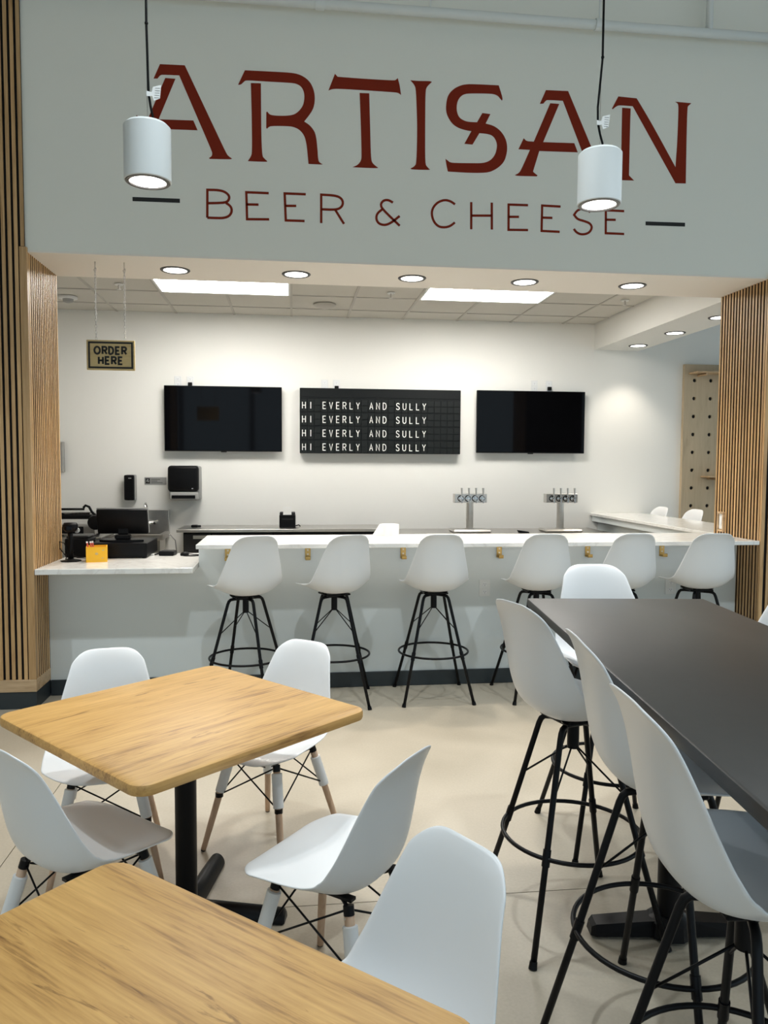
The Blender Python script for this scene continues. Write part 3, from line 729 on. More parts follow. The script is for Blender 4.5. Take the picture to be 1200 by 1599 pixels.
# peg board with real holes, on the wall beyond the return counter
t = thing('peg_board', 'tall plywood peg board with round holes on the far wall', 'peg board', (4.52, YW, .55))
PW, PH, pc = .20, .207, .2
bm = B(); nx, nz = 5, 10
yo, hr = -.045, .0215
offx, offz = 0.0, PH * nz - .10
W_, H_ = PW * nx, 2.245
zlow = H_ - .08 - PH * nz
for i in range(nx):
    for j in range(nz):
        cx, cz = PW * (i + .5) - .006, zlow + PH * (j + .5)
        o_, n_ = [], 16
        for k in range(n_):
            a = 2 * PI * (k + .5) / n_ 
            dx, dz = math.cos(a), math.sin(a)
            s_ = max(abs(dx), abs(dz))
            o_.append((cx + dx / s_ * PW / 2, cz + dz / s_ * PH / 2, dx, dz))
        out = [bm.verts.new((p[0], yo, p[1])) for p in o_]
        inn = [bm.verts.new((cx + hr * p[2], yo, cz + hr * p[3])) for p in o_]
        dep = [bm.verts.new((cx + hr * p[2], yo + .018, cz + hr * p[3])) for p in o_]
        for k in range(n_):
            l = (k + 1) % n_
            bm.faces.new((out[k], out[l], inn[l], inn[k])); bm.faces.new((inn[k], inn[l], dep[l], dep[k]))
# corner fillers of each cell
for i in range(nx):
    for j in range(nz):
        cx, cz = PW * (i + .5) - .006, zlow + PH * (j + .5)
        a = PI / 16
        for sx in (-1, 1):
            for sz in (-1, 1):
                c0 = (cx + sx * PW / 2, yo, cz + sz * PH / 2)
                t1 = math.tan(3 * PI / 16)
                v = [bm.verts.new(c0), bm.verts.new((cx + sx * PW / 2 * t1, yo, cz + sz * PH / 2)), bm.verts.new((cx + sx * PW / 2, yo, cz + sz * PH / 2 * t1))]
                bm.faces.new(v)
obj('face_panel', bm, M_PLY, t)
bm = B()
box(bm, -.03, W_ + .02, yo - .001, 0, H_ - .08, H_); box(bm, -.03, W_ + .02, yo - .001, 0, 0, zlow)
box(bm, -.03, -.006, yo - .001, 0, zlow, H_ - .08); box(bm, W_ - .006, W_ + .02, yo - .001, 0, zlow, H_ - .08)
obj('edge_frame', bm, M_PLY, t)
obj('dark_backing', bx(-.006, W_ - .006, yo + .018, 0, zlow, H_ - .08), M_BACKING, t)
bm = B(); box(bm, .02, .62, yo - .20, yo - .002, H_ - .115, H_ - .097, .002, 1)
sh = obj('peg_shelf', bm, M_PLINTH, t)
for x in (.14, .50): obj('peg', cyl(B(), (x, yo - .19, H_ - .130), (x, yo + .01, H_ - .130), .014, n=14), M_PLINTH, sh, 'auto')
sh = obj('peg_shelf', bx(.20, .72, yo - .20, yo - .002, H_ - 1.30, H_ - 1.282, .002, 1), M_PLINTH, t)
for x in (.294, .694): obj('peg', cyl(B(), (x, yo - .19, H_ - 1.315), (x, yo + .01, H_ - 1.315), .014, n=14), M_PLINTH, sh, 'auto')

# switch in a wooden frame on the right jamb
t = thing('switch_box', 'white switch in square wooden frame on the slatted jamb above bar', 'switch', (XR, 5.742, 1.185))
bm = B()
for (y0, y1, z0, z1) in ((-.045, .045, .062, .078), (-.045, .045, -.078, -.062), (-.045, -.032, -.062, .062), (.032, .045, -.062, .062)): box(bm, -.022, 0, y0, y1, z0, z1, .002, 1)
obj('wooden_frame', bm, M_PLINTH, t)
obj('cover_plate', bx(-.010, 0, -.030, .030, -.060, .060, .002, 1), M_PLATE, t)
obj('rocker', bx(-.014, -.010, -.012, .012, -.028, .028, .002, 1), M_SHELL, t)

# ================================================================== BACK BAR
t = thing('back_bar_cooler', 'long black back bar cooler with a steel top under the letter board', 'cooler', (-1.17, 0, 0))
BX = 2.22
obj('steel_top', bx(0, BX, 7.95, YW - .004, .925, .955, .003, 1), M_STEEL, t)
obj('body', bx(.06, BX, 8.02, YW - .006, .08, .925), M_BLKP, t)
obj('toe_kick', bx(.10, BX - .04, 8.08, YW - .02, 0, .08), M_BACKING, t)
for k in range(3):
    w = (BX - .34) / 3; x0 = .34 + k * w
    d = obj('door', bx(x0 + .006, x0 + w - .006, 7.985, 8.02, .12, .90, .004, 1), M_BLKP, t)
    obj('handle', bx(x0 + .03, x0 + .05, 7.965, 7.985, .50, .80, .004, 1), M_DGREY, d)
g = obj('grille', bx(.07, .33, 8.0, 8.02, .12, .905, .004, 1), M_DGREY, t)
obj('badge', bx(.16, .30, 7.997, 8.0, .855, .89), M_STEEL, g)
t = thing('draft_cooler', 'low black draft beer cooler with a steel top under the taps', 'cooler', (1.06, 0, 0))
DX = 2.34
obj('steel_top', bx(0, DX, 7.86, YW - .004, .878, .905, .003, 1), M_STEEL, t)
obj('body', bx(0, DX, 7.92, YW - .006, .08, .878), M_BLKP, t)
obj('toe_kick', bx(.03, DX - .03, 7.98, YW - .02, 0, .08), M_BACKING, t)
for k in range(3):
    w = DX / 3
    d = obj('door', bx(k * w + .006, (k + 1) * w - .006, 7.89, 7.92, .12, .86, .004, 1), M_BLKP, t)
    obj('handle', bx(k * w + .03, k * w + .05, 7.87, 7.89, .48, .78, .004, 1), M_DGREY, d)

def tower(x, label, yaw=0.0):
    t = thing('beer_tower', label, 'beer tap', (x, 8.09, .905), yaw, group='steel beer towers')
    bm = B(); box(bm, -.21, .21, -.15, .12, 0, .034, .016, 1); obj('drip_tray', bm, M_STEEL, t, 'auto')
    obj('post', cyl(B(), (0, 0, .025), (0, 0, .318), .039, n=28), M_STEEL, t, 'auto')
    obj('collar', cyl(B(), (0, 0, .028), (0, 0, .040), .052, n=28), M_STEEL, t, 'auto')
    obj('head_box', bx(-.175, .175, -.05, .05, .316, .412, .003, 1), M_STEEL, t)
    for k in range(4):
        xx = -.112 + .077 * k
        bm = B()
        cyl(bm, (xx, -.05, .362), (xx, -.060, .362), .026, n=20); cyl(bm, (xx, -.06, .362), (xx, -.115, .362), .012, n=14)
        cyl(bm, (xx, -.105, .375), (xx, -.118, .315), .010, .007, n=12)
        f = obj('faucet', bm, M_CHROME, t, 'auto')
        bm = B(); cyl(bm, (xx, -.112, .375), (xx, -.108, .405), .007, .007, n=10); cyl(bm, (xx, -.108, .405), (xx, -.105, .475), .0075, .0115, n=12)
        obj('tap_handle', bm, M_STEEL, f, 'auto')
        obj('flange', cyl(B(), (xx, -.0505, .362), (xx, -.0535, .362), .034, n=20), M_BLKP, f, 'auto')
tower(1.889, 'steel four tap beer tower nearer the letter board')
tower(2.896, 'steel four tap beer tower nearer the return counter')
t = thing('tap_wrench', 'small black wedge shaped tool lying between the two beer towers', 'tool', (2.44, 7.95, .905))
obj('body', prism_xz(B(), [(-.06, .028), (.055, .012), (.06, 0), (-.045, 0)], -.03, .03), M_BLKP, t)
t = thing('bottle_opener', 'small black gadget lying at the end of the back bar cooler', 'gadget', (-1.02, 8.25, .955))
bm = B(); box(bm, -.04, .03, -.03, .03, 0, .025, .01, 2); cyl(bm, (.02, 0, .012), (.06, 0, .012), .010, n=10); obj('body', bm, M_BLKP, t, 'auto')

# receipt printer
t = thing('receipt_printer', 'small black receipt printer with white paper on back bar cooler', 'printer', (-.055, 8.22, .955))
obj('body', bx(-.085, .085, -.09, .09, 0, .135, .008, 2), M_BLKP, t)
obj('lid', bx(-.082, .082, -.07, .085, .135, .160, .008, 2), M_DGREY, t)
obj('paper', bx(-.045, .042, -.076, -.073, .13, .222), M_PAPER, t)
obj('cutter_slot', bx(-.06, .06, -.0925, -.09, .085, .095), M_DGREY, t)
obj('cable', tube(B(), [(.085, .03, .012), (.12, .03, .02), (.135, .02, .006)], .006, 8), M_BLKP, t, True)

# paper roll on the bar top
t = thing('paper_roll', 'white paper roll standing on the bar top with a loose sheet', 'paper roll', (.735, 5.82, 1.08))
obj('roll', lathe(B(), [(.022, .0), (.022, .085), (.024, .088), (.068, .088), (.072, .084), (.072, .0), (.022, .0)], 32), M_PAPER, t, 'auto')
bm = B(); pts = [(-.05, .0), (-.05, .088), (-.072, .086), (-.095, .05), (-.128, .0)]
prism_xz(bm, pts, -.052, .04); obj('loose_sheet', bm, M_PAPER, t)

# hand sink
t = thing('hand_sink', 'stainless steel wall hand sink with backsplash behind the till', 'sink', (-1.57, 0, 0))
bm = B()
box(bm, -.25, .25, 8.47, YW - .002, .86, 1.125, .006, 2)
obj('backsplash', bm, M_STEEL, t)
bm = B()
box(bm, -.25, .25, 8.08, 8.13, .835, .895, .008, 2); box(bm, -.25, -.20, 8.13, 8.47, .835, .895, .006, 1); box(bm, .20, .25, 8.13, 8.47, .835, .895, .006, 1)
obj('rim', bm, M_STEEL, t)
bm = B()
box(bm, -.20, .20, 8.13, 8.47, .70, .712); box(bm, -.21, -.20, 8.13, 8.47, .70, .84); box(bm, .20, .21, 8.13, 8.47, .70, .84); box(bm, -.21, .21, 8.12, 8.13, .70, .84); box(bm, -.21, .21, 8.46, 8.47, .70, .86)
obj('bowl', bm, M_STEEL, t)
obj('drain_pipe', tube(B(), [(.05, 8.3, .70), (.05, 8.3, .50), (.05, 8.5, .46)], .022, 12), M_STEEL, t, True)
fc = obj('faucet', tube(B(), [(.03, 8.46, .99), (.03, 8.40, .99), (.03, 8.39, 1.02), (.03, 8.39, 1.15), (.03, 8.375, 1.185), (.03, 8.345, 1.20), (.03, 8.315, 1.185), (.03, 8.30, 1.15), (.03, 8.30, 1.12)], .012, 12), M_CHROME, t, True)
for s in (-1, 1):
    bm = B(); cyl(bm, (.03 + s * .08, 8.47, .99), (.03 + s * .08, 8.40, .99), .016, n=14); tube(bm, [(.03 + s * .08, 8.40, 1.0), (.03 + s * .12, 8.385, 1.02)], .008, 8)
    obj('lever', bm, M_CHROME, fc, 'auto')
obj('valve_body', tube(B(), [(-.06, 8.43, .99), (.12, 8.43, .99)], .014, 10), M_CHROME, fc, True)
obj('drain_hose', tube(B(), [(-.09 , 0, .12), (-.02, 0, .16), (.03, 0, .10), (.04, 0, .0), (.01, 0, -.1), (-.05, 0, -.16), (-.09, 0, -.22)], .006, 8), M_GREYP, t, True, loc=(.29, 8.42, .70))

# steel side table with the grill press
t = thing('steel_work_table', 'stainless steel work table carrying the grill press', 'table', (-2.42, 0, 0))
obj('top', bx(-.45, .52, 7.95, YW - .006, .845, .880, .004, 1), M_STEEL, t)
for x in (-.40, .47):
    for y in (8.0, 8.46): obj('leg', cyl(B(), (x, y, 0), (x, y, .845), .02, n=12), M_STEEL, t, 'auto')
obj('under_shelf', bx(-.42, .49, 7.98, 8.48, .22, .24), M_STEEL, t)
t = thing('grill_press', 'black and chrome countertop grill press with lever handles and round dial', 'appliance', (-2.20, 8.22, .880))
obj('base', bx(-.22, .22, -.16, .16, .02, .105, .01, 2), M_STEEL, t)
for x in (-.19, .17):
    for y in (-.13, .13): obj('foot', cyl(B(), (x, y, 0), (x, y, .02), .018, n=12), M_BLKP, t)
obj('control_panel', bx(-.21, .10, -.166, -.16, .03, .10, .003, 1), M_BLKP, t)
dl = obj('dial', cyl(B(), (.04, -.185, .065), (.04, -.166, .065), .026, n=24), M_PLATE, t, 'auto')
obj('knob', cyl(B(), (.04, -.195, .065), (.04, -.185, .065), .012, n=16), M_STEEL, dl)
obj('column', bx(.155, .205, -.15, .12, .02, .20, .006, 1), M_STEEL, t)
obj('upper_plate', bx(-.22, .20, -.15, .15, .175, .215, .008, 2), M_BLKP, t)
bm = B(); box(bm, -.19, .16, -.11, .11, .215, .245, .008, 2); obj('top_housing', bm, M_CHROME, t)
for x in (-.21, .12):
    obj('lever_handle', tube(B(), [(x + .10, -.14, .205), (x + .06, -.15, .25), (x + .035, -.15, .30), (x, -.15, .315), (x - .02, -.15, .29)], .013, 10), M_BLKP, t, True)
obj('cross_bar', tube(B(), [(-.15, -.12, .275), (.10, -.12, .275)], .012, 10), M_BLKP, t, True)
obj('side_lever', tube(B(), [(.19, -.1, .21), (.25, -.12, .24), (.27, -.12, .28), (.31, -.12, .285)], .009, 8), M_STEEL, t, True)

# ================================================================== THE TILL
ZL = .925
t = thing('cash_drawer', 'low black steel cash drawer on the till counter', 'cash drawer', (-1.28, 6.02, ZL))
obj('case', bx(-.205, .215, -.225, .225, .006, .112, .004, 1), M_BLKP, t)
obj('drawer_front', bx(-.195, .205, -.229, -.225, .02, .098, .002, 1), M_BLKP, t)
bm = B()
for x in (-.18, .19):
    for y in (-.2, .2): cyl(bm, (x, y, 0), (x, y, .006), .015, n=10)
obj('foot', bm, M_BLKP, t)
t = thing('till_monitor', 'black till screen seen from behind on the cash drawer', 'monitor', (-1.268, 5.98, ZL + .112))
bm = B(); prism_xy(bm, [(-.16, -.07), (-.06, -.10), (.06, -.10), (.16, -.07), (.13, .07), (-.13, .07)], 0, .014); obj('base', bm, M_BLKP, t)
bm = B(); box(bm, -.055, .055, -.045, .02, .014, .05, .008, 1); box(bm, -.04, .04, -.03, .01, .05, .10, .008, 1); obj('stand', bm, M_BLKP, t)
tilt = Matrix.Translation((0, -.02, .150)) @ Matrix.Rotation(R(14), 4, 'X')
bm = bx(-.185, .185, -.02, .012, -.095, .095, .010, 2); bmesh.ops.transform(bm, matrix=tilt, verts=bm.verts); obj('back_case', bm, M_BLKP, t, 'auto')
bm = bx(-.188, .188, .010, .020, -.098, .100, .004, 1); bmesh.ops.transform(bm, matrix=tilt, verts=bm.verts); sc_ = obj('bezel', bm, M_GREYP, t)
bm = bx(-.176, .176, .020, .022, -.085, .088); bmesh.ops.transform(bm, matrix=tilt, verts=bm.verts); obj('screen', bm, M_SCREEN, sc_)
bm = B(); cyl(bm, (-.20, .02, .05), (-.20, -.01, .05), .055, n=24); bmesh.ops.transform(bm, matrix=tilt @ Matrix.Translation((0, 0, -.06)), verts=bm.verts); obj('customer_display', bm, M_BLKP, t, 'auto')
obj('cable', tube(B(), [(-.06, .03, .008), (-.15, .05, .008), (-.22, .0, .006), (-.195, -.06, .006)], .004, 8), M_BLKP, t, True)
t = thing('barcode_scanner', 'black barcode scanner on gooseneck stand beside the slatted jamb', 'scanner', (-1.565, 5.66, ZL))
bm = B(); lathe(bm, [(0, 0), (.072, 0), (.072, .006), (.03, .014), (.018, .02), (0, .02)], 8); obj('base', bm, M_BLKP, t, 'auto')
obj('neck', tube(B(), [(0, 0, .015), (0, 0, .09), (.004, 0, .15), (-.002, -.005, .215)], [.020, .016, .015, .020], 12), M_BLKP, t, True)
bm = B(); lathe(bm, [(0, .205), (.03, .208), (.048, .228), (.052, .256), (.042, .274), (0, .276)], 20); obj('scan_head', bm, M_BLKP, t, True)
obj('window', bx(-.025, .025, -.055, -.045, .225, .255, .003, 1), M_SCREEN, t)
obj('cable', tube(B(), [(0, .02, .03), (-.05, .04, .04), (-.085, .03, .09), (-.075, .0, .14), (-.04, -.01, .13), (-.02, .0, .06), (-.05, .05, .006), (-.02, .09, .006)], .0035, 8), M_BLKP, t, True)
t = thing('label_printer', 'black label printer on the till counter behind the barcode scanner', 'printer', (-1.585, 5.99, ZL))
obj('body', bx(-.085, .085, -.11, .11, 0, .14, .01, 2), M_BLKP, t)
obj('lid', bx(-.08, .08, -.09, .10, .14, .16, .01, 2), M_DGREY, t)
obj('cable', tube(B(), [(-.02, -.11, .05), (-.03, -.15, .03), (.02, -.16, .006), (.06, -.14, .006)], .0045, 8), M_BLKP, t, True)
t = thing('pen_box', 'bright yellow square box holding pens on the till counter', 'pen holder', (-1.385, 5.655, ZL), R(12))
bm = B(); s = .07
box(bm, -s, s, -s, s, 0, .005); box(bm, -s, s, -s, -s + .005, .005, .108); box(bm, -s, s, s - .005, s, .005, .108); box(bm, -s, -s + .005, -s + .005, s - .005, .005, .108); box(bm, s - .005, s, -s + .005, s - .005, .005, .108)
obj('box', bm, M_YEL, t)
bm = B(); prism_xz(bm, [(-.012, .062), (.0, .07), (.012, .062), (.006, .052), (-.006, .052)], -s - .0008, -s); prism_xz(bm, [(.036, .086), (.050, .089), (.052, .083), (.038, .080)], -s - .0008, -s); prism_xz(bm, [(.030, .03), (.046, .034), (.04, .024)], -s - .0008, -s)
obj('printed_mark', bm, M_SIGNW, t)
for i, (x, y, dx) in enumerate(((-.02, -.02, -.02), (.0, -.015, -.018), (.012, .0, -.02))):
    p_ = thing('pen', ['red and white pen leaning nearest the yellow box side', 'red and white pen leaning in middle of the yellow box', 'red and white pen at back of the yellow box'][i], 'pen', (-1.40 + x, 5.64 + y, ZL + .006), group='pens in the yellow box')
    obj('barrel', cyl(B(), (0, 0, 0), (dx, -.01, .128), .0055, n=10), M_PINK, p_, 'auto')
    obj('cap', cyl(B(), (dx, -.01, .128), (dx * 1.06, -.0105, .138), .006, n=10), M_PAPER, p_, 'auto')
t = thing('card_reader', 'small black card reader with cable lying beside the cash drawer', 'card reader', (-.945, 5.97, ZL), R(-8))
obj('body', bx(-.058, .058, -.04, .06, 0, .035, .008, 2), M_BLKP, t)
obj('top_pad', bx(-.04, .04, -.02, .05, .035, .038, .001, 1), M_DGREY, t)
obj('cable', tube(B(), [(-.05, .02, .02), (-.08, .0, .012), (-.10, -.02, .006), (-.085, .05, .006)], .0055, 8), M_BLKP, t, True)
obj('white_label', bx(-.115, -.095, -.03, -.01, .0, .014, .002, 1), M_PLATE, t)
t = thing('headset', 'black wired headset lying on the till counter', 'headset', (-.77, 5.95, ZL), R(4))
bm = B(); lathe(bm, [(0, 0), (.03, 0), (.034, .012), (.025, .026), (0, .028)], 18, cx=-.045); obj('ear_cup', bm, M_BLKP, t, True)
obj('band', tube(B(), [(-.06, -.03, .005), (-.03, -.055, .005), (.03, -.06, .005), (.07, -.04, .005), (.10, -.025, .006)], .005, 8), M_BLKP, t, True)
obj('cord', tube(B(), [(-.02, .01, .012), (.02, .015, .006), (.06, .0, .006), (.10, -.005, .006)], .0035, 8), M_BLKP, t, True)
obj('jack', cyl(B(), (.085, -.012, .006), (.125, -.014, .006), .006, n=10), M_BLKP, t)

# ================================================================== SEATING
def catmull(pts, n):
    out = []
    m = len(pts)
    for i in range(n):
        f = i / (n - 1) * (m - 1); k = min(int(f), m - 2); u = f - k
        p = [pts[max(0, min(m - 1, k + d))] for d in (-1, 0, 1, 2)]
        out.append(tuple(.5 * ((2 * p[1][c]) + (-p[0][c] + p[2][c]) * u + (2 * p[0][c] - 5 * p[1][c] + 4 * p[2][c] - p[3][c]) * u * u + (-p[0][c] + 3 * p[1][c] - 3 * p[2][c] + p[3][c]) * u ** 3) for c in range(len(pts[0]))))
    return out
# y, z, half width, side curl, edge
SH = [(.230, .010, .192, .000), (.214, .026, .209, .004), (.167, .030, .224, .020), (.085, .019, .231, .044), (.005, .006, .233, .066), (-.065, .000, .231, .084),
      (-.124, .010, .226, .094), (-.168, .046, .221, .094), (-.193, .105, .214, .082), (-.208, .175, .197, .064), (-.221, .250, .177, .046), (-.235, .322, .157, .028), (-.251, .380, .142, .010), (-.268, .413, .132, -.010)]
def shell_mesh():
    fine = catmull(SH, 160)
    cum = [0]
    for a, b in zip(fine, fine[1:]): cum.append(cum[-1] + math.hypot(b[0] - a[0], b[1] - a[1]))
    L = cum[-1]
    def at(s):
        s = max(0, min(L, s)); lo = 0
        hi = len(cum) - 1
        while hi - lo > 1:
            md = (lo + hi) // 2
            if cum[md] <= s: lo = md
            else: hi = md
        u = (s - cum[lo]) / max(1e-9, cum[hi] - cum[lo])
        p = [fine[lo][c] * (1 - u) + fine[hi][c] * u for c in range(4)]
        ty, tz = fine[hi][0] - fine[lo][0], fine[hi][1] - fine[lo][1]
        l = math.hypot(ty, tz)
        return p, ty / l, tz / l
    NU, NV = 22, 38
    verts, faces = [], []
    for j in range(NV + 1):
        for i in range(NU + 1):
            u = -1 + 2 * i / NU
            u = math.copysign(abs(u) ** .85, u)
            au = abs(u)
            ra, rb = .085 * au ** 4.0, .062 * au ** 6.0
            s = ra + (L - ra - rb) * j / NV
            (y, z, w, c), ty, tz = at(s)
            f = au ** 2.6 - .10 * max(0, au - .88) / .12
            ny, nz = tz, -ty
            verts.append((w * u, y + ny * c * f, z + nz * c * f))
    for j in range(NV):
        for i in range(NU):
            a = j * (NU + 1) + i
            faces.append((a, a + 1, a + NU + 2, a + NU + 1))
    me = bpy.data.meshes.new('seat_shell')
    me.from_pydata(verts, [], faces)
    for p in me.polygons: p.use_smooth = True
    me.materials.append(M_SHELL)
    return me
SHELL = shell_mesh()
def add_shell(parent, z, rz=0.0):
    o = bpy.data.objects.new('seat_shell', SHELL); link(o, parent); o.location = (0, 0, z); o.rotation_euler = (0, 0, rz)
    so = o.modifiers.new('thickness', 'SOLIDIFY'); so.thickness = .0075; so.offset = 0
    sb = o.modifiers.new('smooth', 'SUBSURF'); sb.levels = 1; sb.render_levels = 1
    return o

def make_stool():
    t = thing('bar_stool', 'x', 'bar stool')
    add_shell(t, .752)
    obj('swivel_plate', bx(-.085, .085, -.085, .085, .732, .744, .004, 1), M_BLKM, t)
    bm = B(); cyl(bm, (0, 0, .625), (0, 0, .735), .021, n=18); cyl(bm, (0, 0, .718), (0, 0, .732), .05, n=18)
    for s in (-1, 1):
        for q in (-1, 1): cyl(bm, (s * .06, q * .06, .740), (s * .075, q * .075, .758), .012, n=10)
    obj('hub', bm, M_BLKM, t, 'auto')
    for k in range(4):
        a = PI / 4 + k * PI / 2; c, s = math.cos(a), math.sin(a)
        prof = [(.02, .722), (.085, .722), (.108, .719), (.120, .708), (.128, .690), (.238, .322), (.338, .006)]
        lg = obj('leg', tube(B(), [(r * c, r * s, z) for r, z in prof], .0105, 12), M_BLKM, t, True)
        obj('foot_cap', cyl(B(), (.334 * c, .334 * s, .022), (.3405 * c, .3405 * s, 0), .0125, .0145, n=14), M_BLKP, lg, 'auto')
        obj('clip', cyl(B(), (.246 * c, .246 * s, .298), (.230 * c, .230 * s, .350), .0135, n=12), M_BLKM, lg, 'auto')
        obj('brace_rod', tube(B(), [(.016 * c, .016 * s, .63), (.185 * c, .185 * s, .495)], .0035, 8), M_BLKM, t, True)
    obj('footrest_ring', tube(B(), ring_pts(.2425, .322, 56), .0075, 10, closed=True), M_BLKM, t, True)
    return t
def make_chair():
    t = thing('dining_chair', 'x', 'chair')
    add_shell(t, .412)
    bm = B()
    for s in (-1, 1):
        tube(bm, [(s * .125, .13, .400), (s * .05, .02, .412), (-s * .05, -.02, .412), (-s * .125, -.13, .400)], .006, 8)
    for s in (-1, 1): box(bm, s * .10 - .012, s * .10 + .012, -.13, .13, .408, .417)
    obj('mount_frame', bm, M_BLKM, t)
    tops = [(.118, .125), (-.118, .125), (-.118, -.125), (.118, -.125)]
    feet = [(.205, .205), (-.205, .205), (-.20, -.225), (.20, -.225)]
    zt = .405
    def pt(k, z):
        f = (zt - z) / zt
        return Vector((tops[k][0] + (feet[k][0] - tops[k][0]) * f, tops[k][1] + (feet[k][1] - tops[k][1]) * f, z))
    for k in range(4):
        lg = obj('leg', tube(B(), [pt(k, .388), pt(k, .25), pt(k, .10), pt(k, .006)], [.0145, .0145, .013, .011], 14), M_LEG, t, True)
        obj('bracket', tube(B(), [pt(k, .405), pt(k, .380)], .0155, 12), M_BLKM, lg, 'auto')
        hi = .378 - (.0, .004, .022, .030)[k]; 
        obj('foam_sleeve', tube(B(), [pt(k, hi), pt(k, hi - .002), pt(k, hi - .128), pt(k, hi - .13)], [.017, .0215, .0215, .017], 18), M_SLEEVE, lg, 'auto')
        obj('glide', cyl(B(), pt(k, .008), pt(k, 0), .010, n=12), M_DGREY, lg)
        obj('bolt', cyl(B(), pt(k, .395) * 1.0 + Vector((0, 0, -.02)), pt(k, .395) + Vector((math.copysign(.018, tops[k][0]), 0, -.02)), .004, n=10), M_STEEL, lg)
    for k in range(4):
        l = (k + 1) % 4
        bm = B(); tube(bm, [pt(k, .395), pt(l, .235)], .0032, 8); obj('brace_wire', bm, M_BLKM, t, True)
        bm = B(); tube(bm, [pt(l, .395), pt(k, .235)], .0032, 8); obj('brace_wire', bm, M_BLKM, t, True)
        bm = B(); p = pt(k, .235); cyl(bm, p + Vector((0, 0, -.008)), p + Vector((0, 0, .010)), .0165, n=14); obj('wire_clamp', bm, M_BLKM, t)
    return t
def face(a): return R(a - 90)
stool0 = make_stool(); used = [False]
def place_stool(x, y, facing, base, label, group):
    if not used[0]: s = stool0; used[0] = True
    else: s = copy_tree(stool0)
    s.location = (x, y, 0); s.rotation_euler = (0, 0, R(base))
    for c in s.children:
        if c.name.startswith('seat_shell') or c.name.startswith('swivel_plate'): c.rotation_euler = (0, 0, face(facing) - R(base))
    s['label'] = label; s['group'] = group
    return s
G1 = 'stools along the bar'
for i, (x, y, fa, ba) in enumerate(((-.315, 5.20, 110, -18), (.282, 5.242, 112, -4), (.978, 5.258, 92, 0), (1.713, 5.245, 88, 4), (2.328, 5.25, 91, 0), (2.905, 5.225, 87, 8))):
    place_stool(x, y, fa, ba, '%s white shell stool at the bar counting from the till counter' % (ords + ['sixth'])[i], G1)
G2 = 'stools around the tall black table'
place_stool(.985, 2.575, 17, 5, 'white shell stool at the long side of the tall black table, nearest the bar', G2)
place_stool(1.026, 1.975, -6, 38, 'white shell stool in the middle of the long side of the tall black table', G2)
place_stool(.93, 1.44, -4, 22, 'white shell stool at the long side of the tall black table, furthest from the bar', G2)
place_stool(1.375, 3.16, -92, 0, 'white shell stool at the far short end of tall black table facing it', G2)
place_stool(1.76, 2.68, 195, 45, 'white shell stool on the jamb side of the tall black table', G2)
G3 = 'stools at the return counter'
place_stool(3.895, 8.235, 186, 0, 'white shell stool at the return counter, nearer the back wall', G3)
place_stool(4.03, 7.73, 188, 0, 'white shell stool at the return counter, nearer the slatted jamb', G3)

# dining tables
def rrect(w, d, r, n=7):
    out = []
    for cx, cy, a0 in ((w / 2 - r, d / 2 - r, 0), (-w / 2 + r, d / 2 - r, 90), (-w / 2 + r, -d / 2 + r, 180), (w / 2 - r, -d / 2 + r, 270)):
        for i in range(n + 1):
            a = R(a0 + 90 * i / n); out.append((cx + r * math.cos(a), cy + r * math.sin(a)))
    return out
def slab_top(w, d, r, z0, z1, e):
    """a table top with softly rounded edge"""
    bm = B(); rings = []
    lev = [(e, z0), (e * .3, z0 + e * .3), (0, z0 + e), (0, z1 - e), (e * .3, z1 - e * .3), (e, z1)]
    for ins, z in lev:
        rings.append([bm.verts.new((x, y, z)) for x, y in rrect(w - 2 * ins, d - 2 * ins, r - ins)])
    n = len(rings[0])
    for a, b in zip(rings, rings[1:]):
        for i in range(n): bm.faces.new((a[i], a[(i + 1) % n], b[(i + 1) % n], b[i]))
    bm.faces.new(rings[0][::-1]); bm.faces.new(rings[-1])
    return bm
def dining_table(x, y, rz, grain_rot, base_rz, label):
    t = thing('dining_table', label, 'table', (x, y, 0), R(rz))
    obj('table_top', slab_top(.925, .925, .055, .709, .745, .010), M_TABLE, t, 'auto', rz=R(grain_rot))
    obj('column', cyl(B(), (0, 0, .03), (0, 0, .70), .038, n=28), M_BLKM, t, 'auto')
    obj('top_plate', bx(-.18, .18, -.18, .18, .700, .709, .003, 1), M_BLKM, t)
    for k in range(4):
        a = R(base_rz - rz + 90 * k); c, s = math.cos(a), math.sin(a)
        bm = B(); n = 14; rings = []
        for d, w, h in ((.0, .040, .058), (.30, .034, .046), (.355, .032, .042), (.362, .024, .030)):
            rings.append([bm.verts.new((d * c - (w * math.cos(PI * i / n)) * s, d * s + (w * math.cos(PI * i / n)) * c, .004 + h * math.sin(PI * i / n))) for i in range(n + 1)])
        for p_, q_ in zip(rings, rings[1:]):
            for i in range(n): bm.faces.new((p_[i], p_[i + 1], q_[i + 1], q_[i]))
            bm.faces.new((p_[0], q_[0], q_[n], p_[n]))
        bm.faces.new(rings[-1])
        lg = obj('foot_arm', bm, M_BLKM, t, 'auto')
        obj('glide', cyl(B(), (.33 * c, .33 * s, 0), (.33 * c, .33 * s, .006), .018, n=12), M_BLKP, lg)
    return t
dining_table(-.381, 2.741, 42, 0, 78, 'square wood top table on a black column with four white chairs around')
dining_table(-.347, 1.077, 49, 90, 84, 'square wood top table with one white chair drawn up, further from the bar')

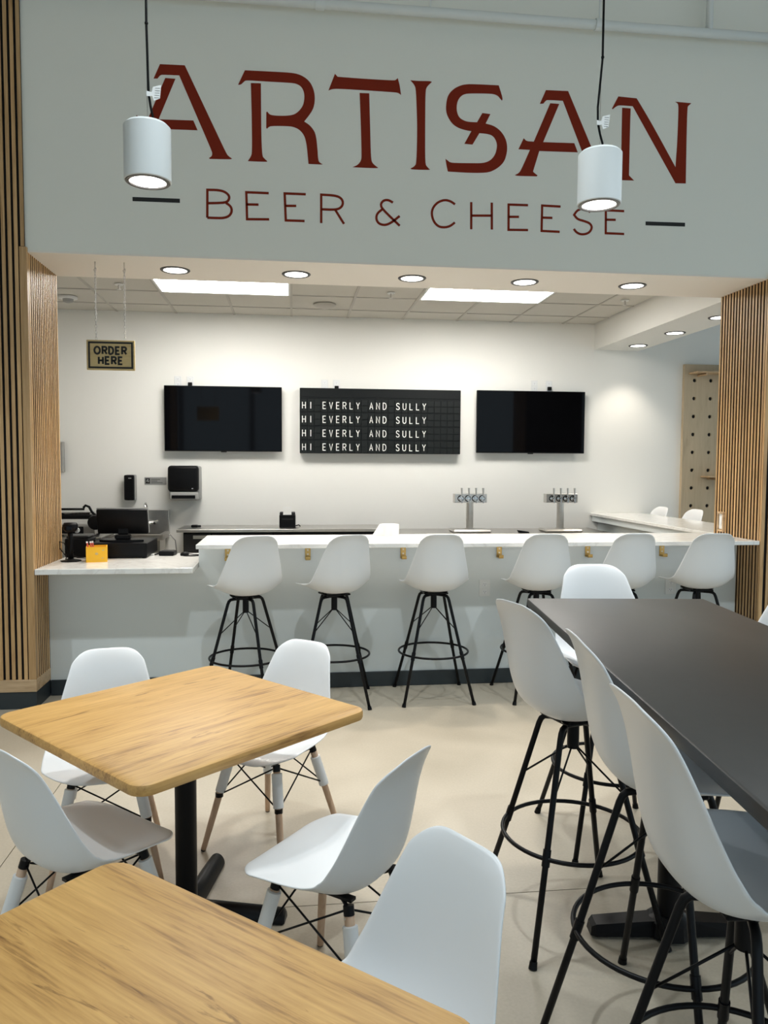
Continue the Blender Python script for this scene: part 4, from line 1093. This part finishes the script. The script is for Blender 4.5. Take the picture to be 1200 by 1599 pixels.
chair0 = make_chair(); usedc = [False]
def place_chair(x, y, facing, label):
    if not usedc[0]: c = chair0; usedc[0] = True
    else: c = copy_tree(chair0)
    c.location = (x, y, 0); c.rotation_euler = (0, 0, face(facing)); c['label'] = label; c['group'] = 'white chairs with wooden legs'
    return c
place_chair(-.645, 2.42, 47, 'white chair with wooden legs between the two wood tables, on the slatted wall side')
place_chair(-.745, 3.14, -80, 'white chair with wooden legs at the table side facing away from the slatted wall')
place_chair(-.09, 3.25, -126, 'white chair with wooden legs at the table side toward the bar stools')
place_chair(.125, 2.225, 142, 'white chair with wooden legs between wood table and tall black table, seat fully lit')
place_chair(.142, 1.43, -149, 'white chair with wooden legs drawn up to the wood table further from the bar')

# tall black table
t = thing('tall_table', 'long tall charcoal black table with white stools around it', 'table', (1.2425, 1.975, 0), R(-6.2))
LT = 2.30
obj('table_top', slab_top(.755, LT, .012, 1.022, 1.056, .004), M_BLKTOP, t, 'auto')
for y in (.475, -.75):
    cl = obj('column', cyl(B(), (0, y, .06), (0, y, 1.016), .040, n=28), M_BLKM, t, 'auto')
    obj('top_plate', bx(-.25, .25, y - .06, y + .06, 1.012, 1.022, .003, 1), M_BLKM, t)
    bm = B(); lathe(bm, [(0, .078), (.05, .078), (.075, .06), (.082, .012), (0, .012)], 10, cy=y); obj('base_hub', bm, M_BLKM, t, 'auto')
    for s in (-1, 1):
        bm = B()
        a = [bm.verts.new(p) for p in ((s * .04, y - .038, .010), (s * .04, y + .038, .010), (s * .04, y + .034, .066), (s * .04, y - .034, .066))]
        b = [bm.verts.new(p) for p in ((s * .26, y - .036, .010), (s * .26, y + .036, .010), (s * .26, y + .030, .050), (s * .26, y - .030, .050))]
        c_ = [bm.verts.new(p) for p in ((s * .278, y - .026, .010), (s * .278, y + .026, .010), (s * .274, y + .022, .038), (s * .274, y - .022, .038))]
        for p_, q_ in ((a, b), (b, c_)):
            for i in range(4): bm.faces.new((p_[i], p_[(i + 1) % 4], q_[(i + 1) % 4], q_[i]))
        bm.faces.new(c_); bm.faces.new(a[::-1])
        lg = obj('foot_arm', bm, M_BLKM, t)
        obj('glide', cyl(B(), (s * .25, y, 0), (s * .25, y, .012), .02, n=12), M_BLKP, lg)
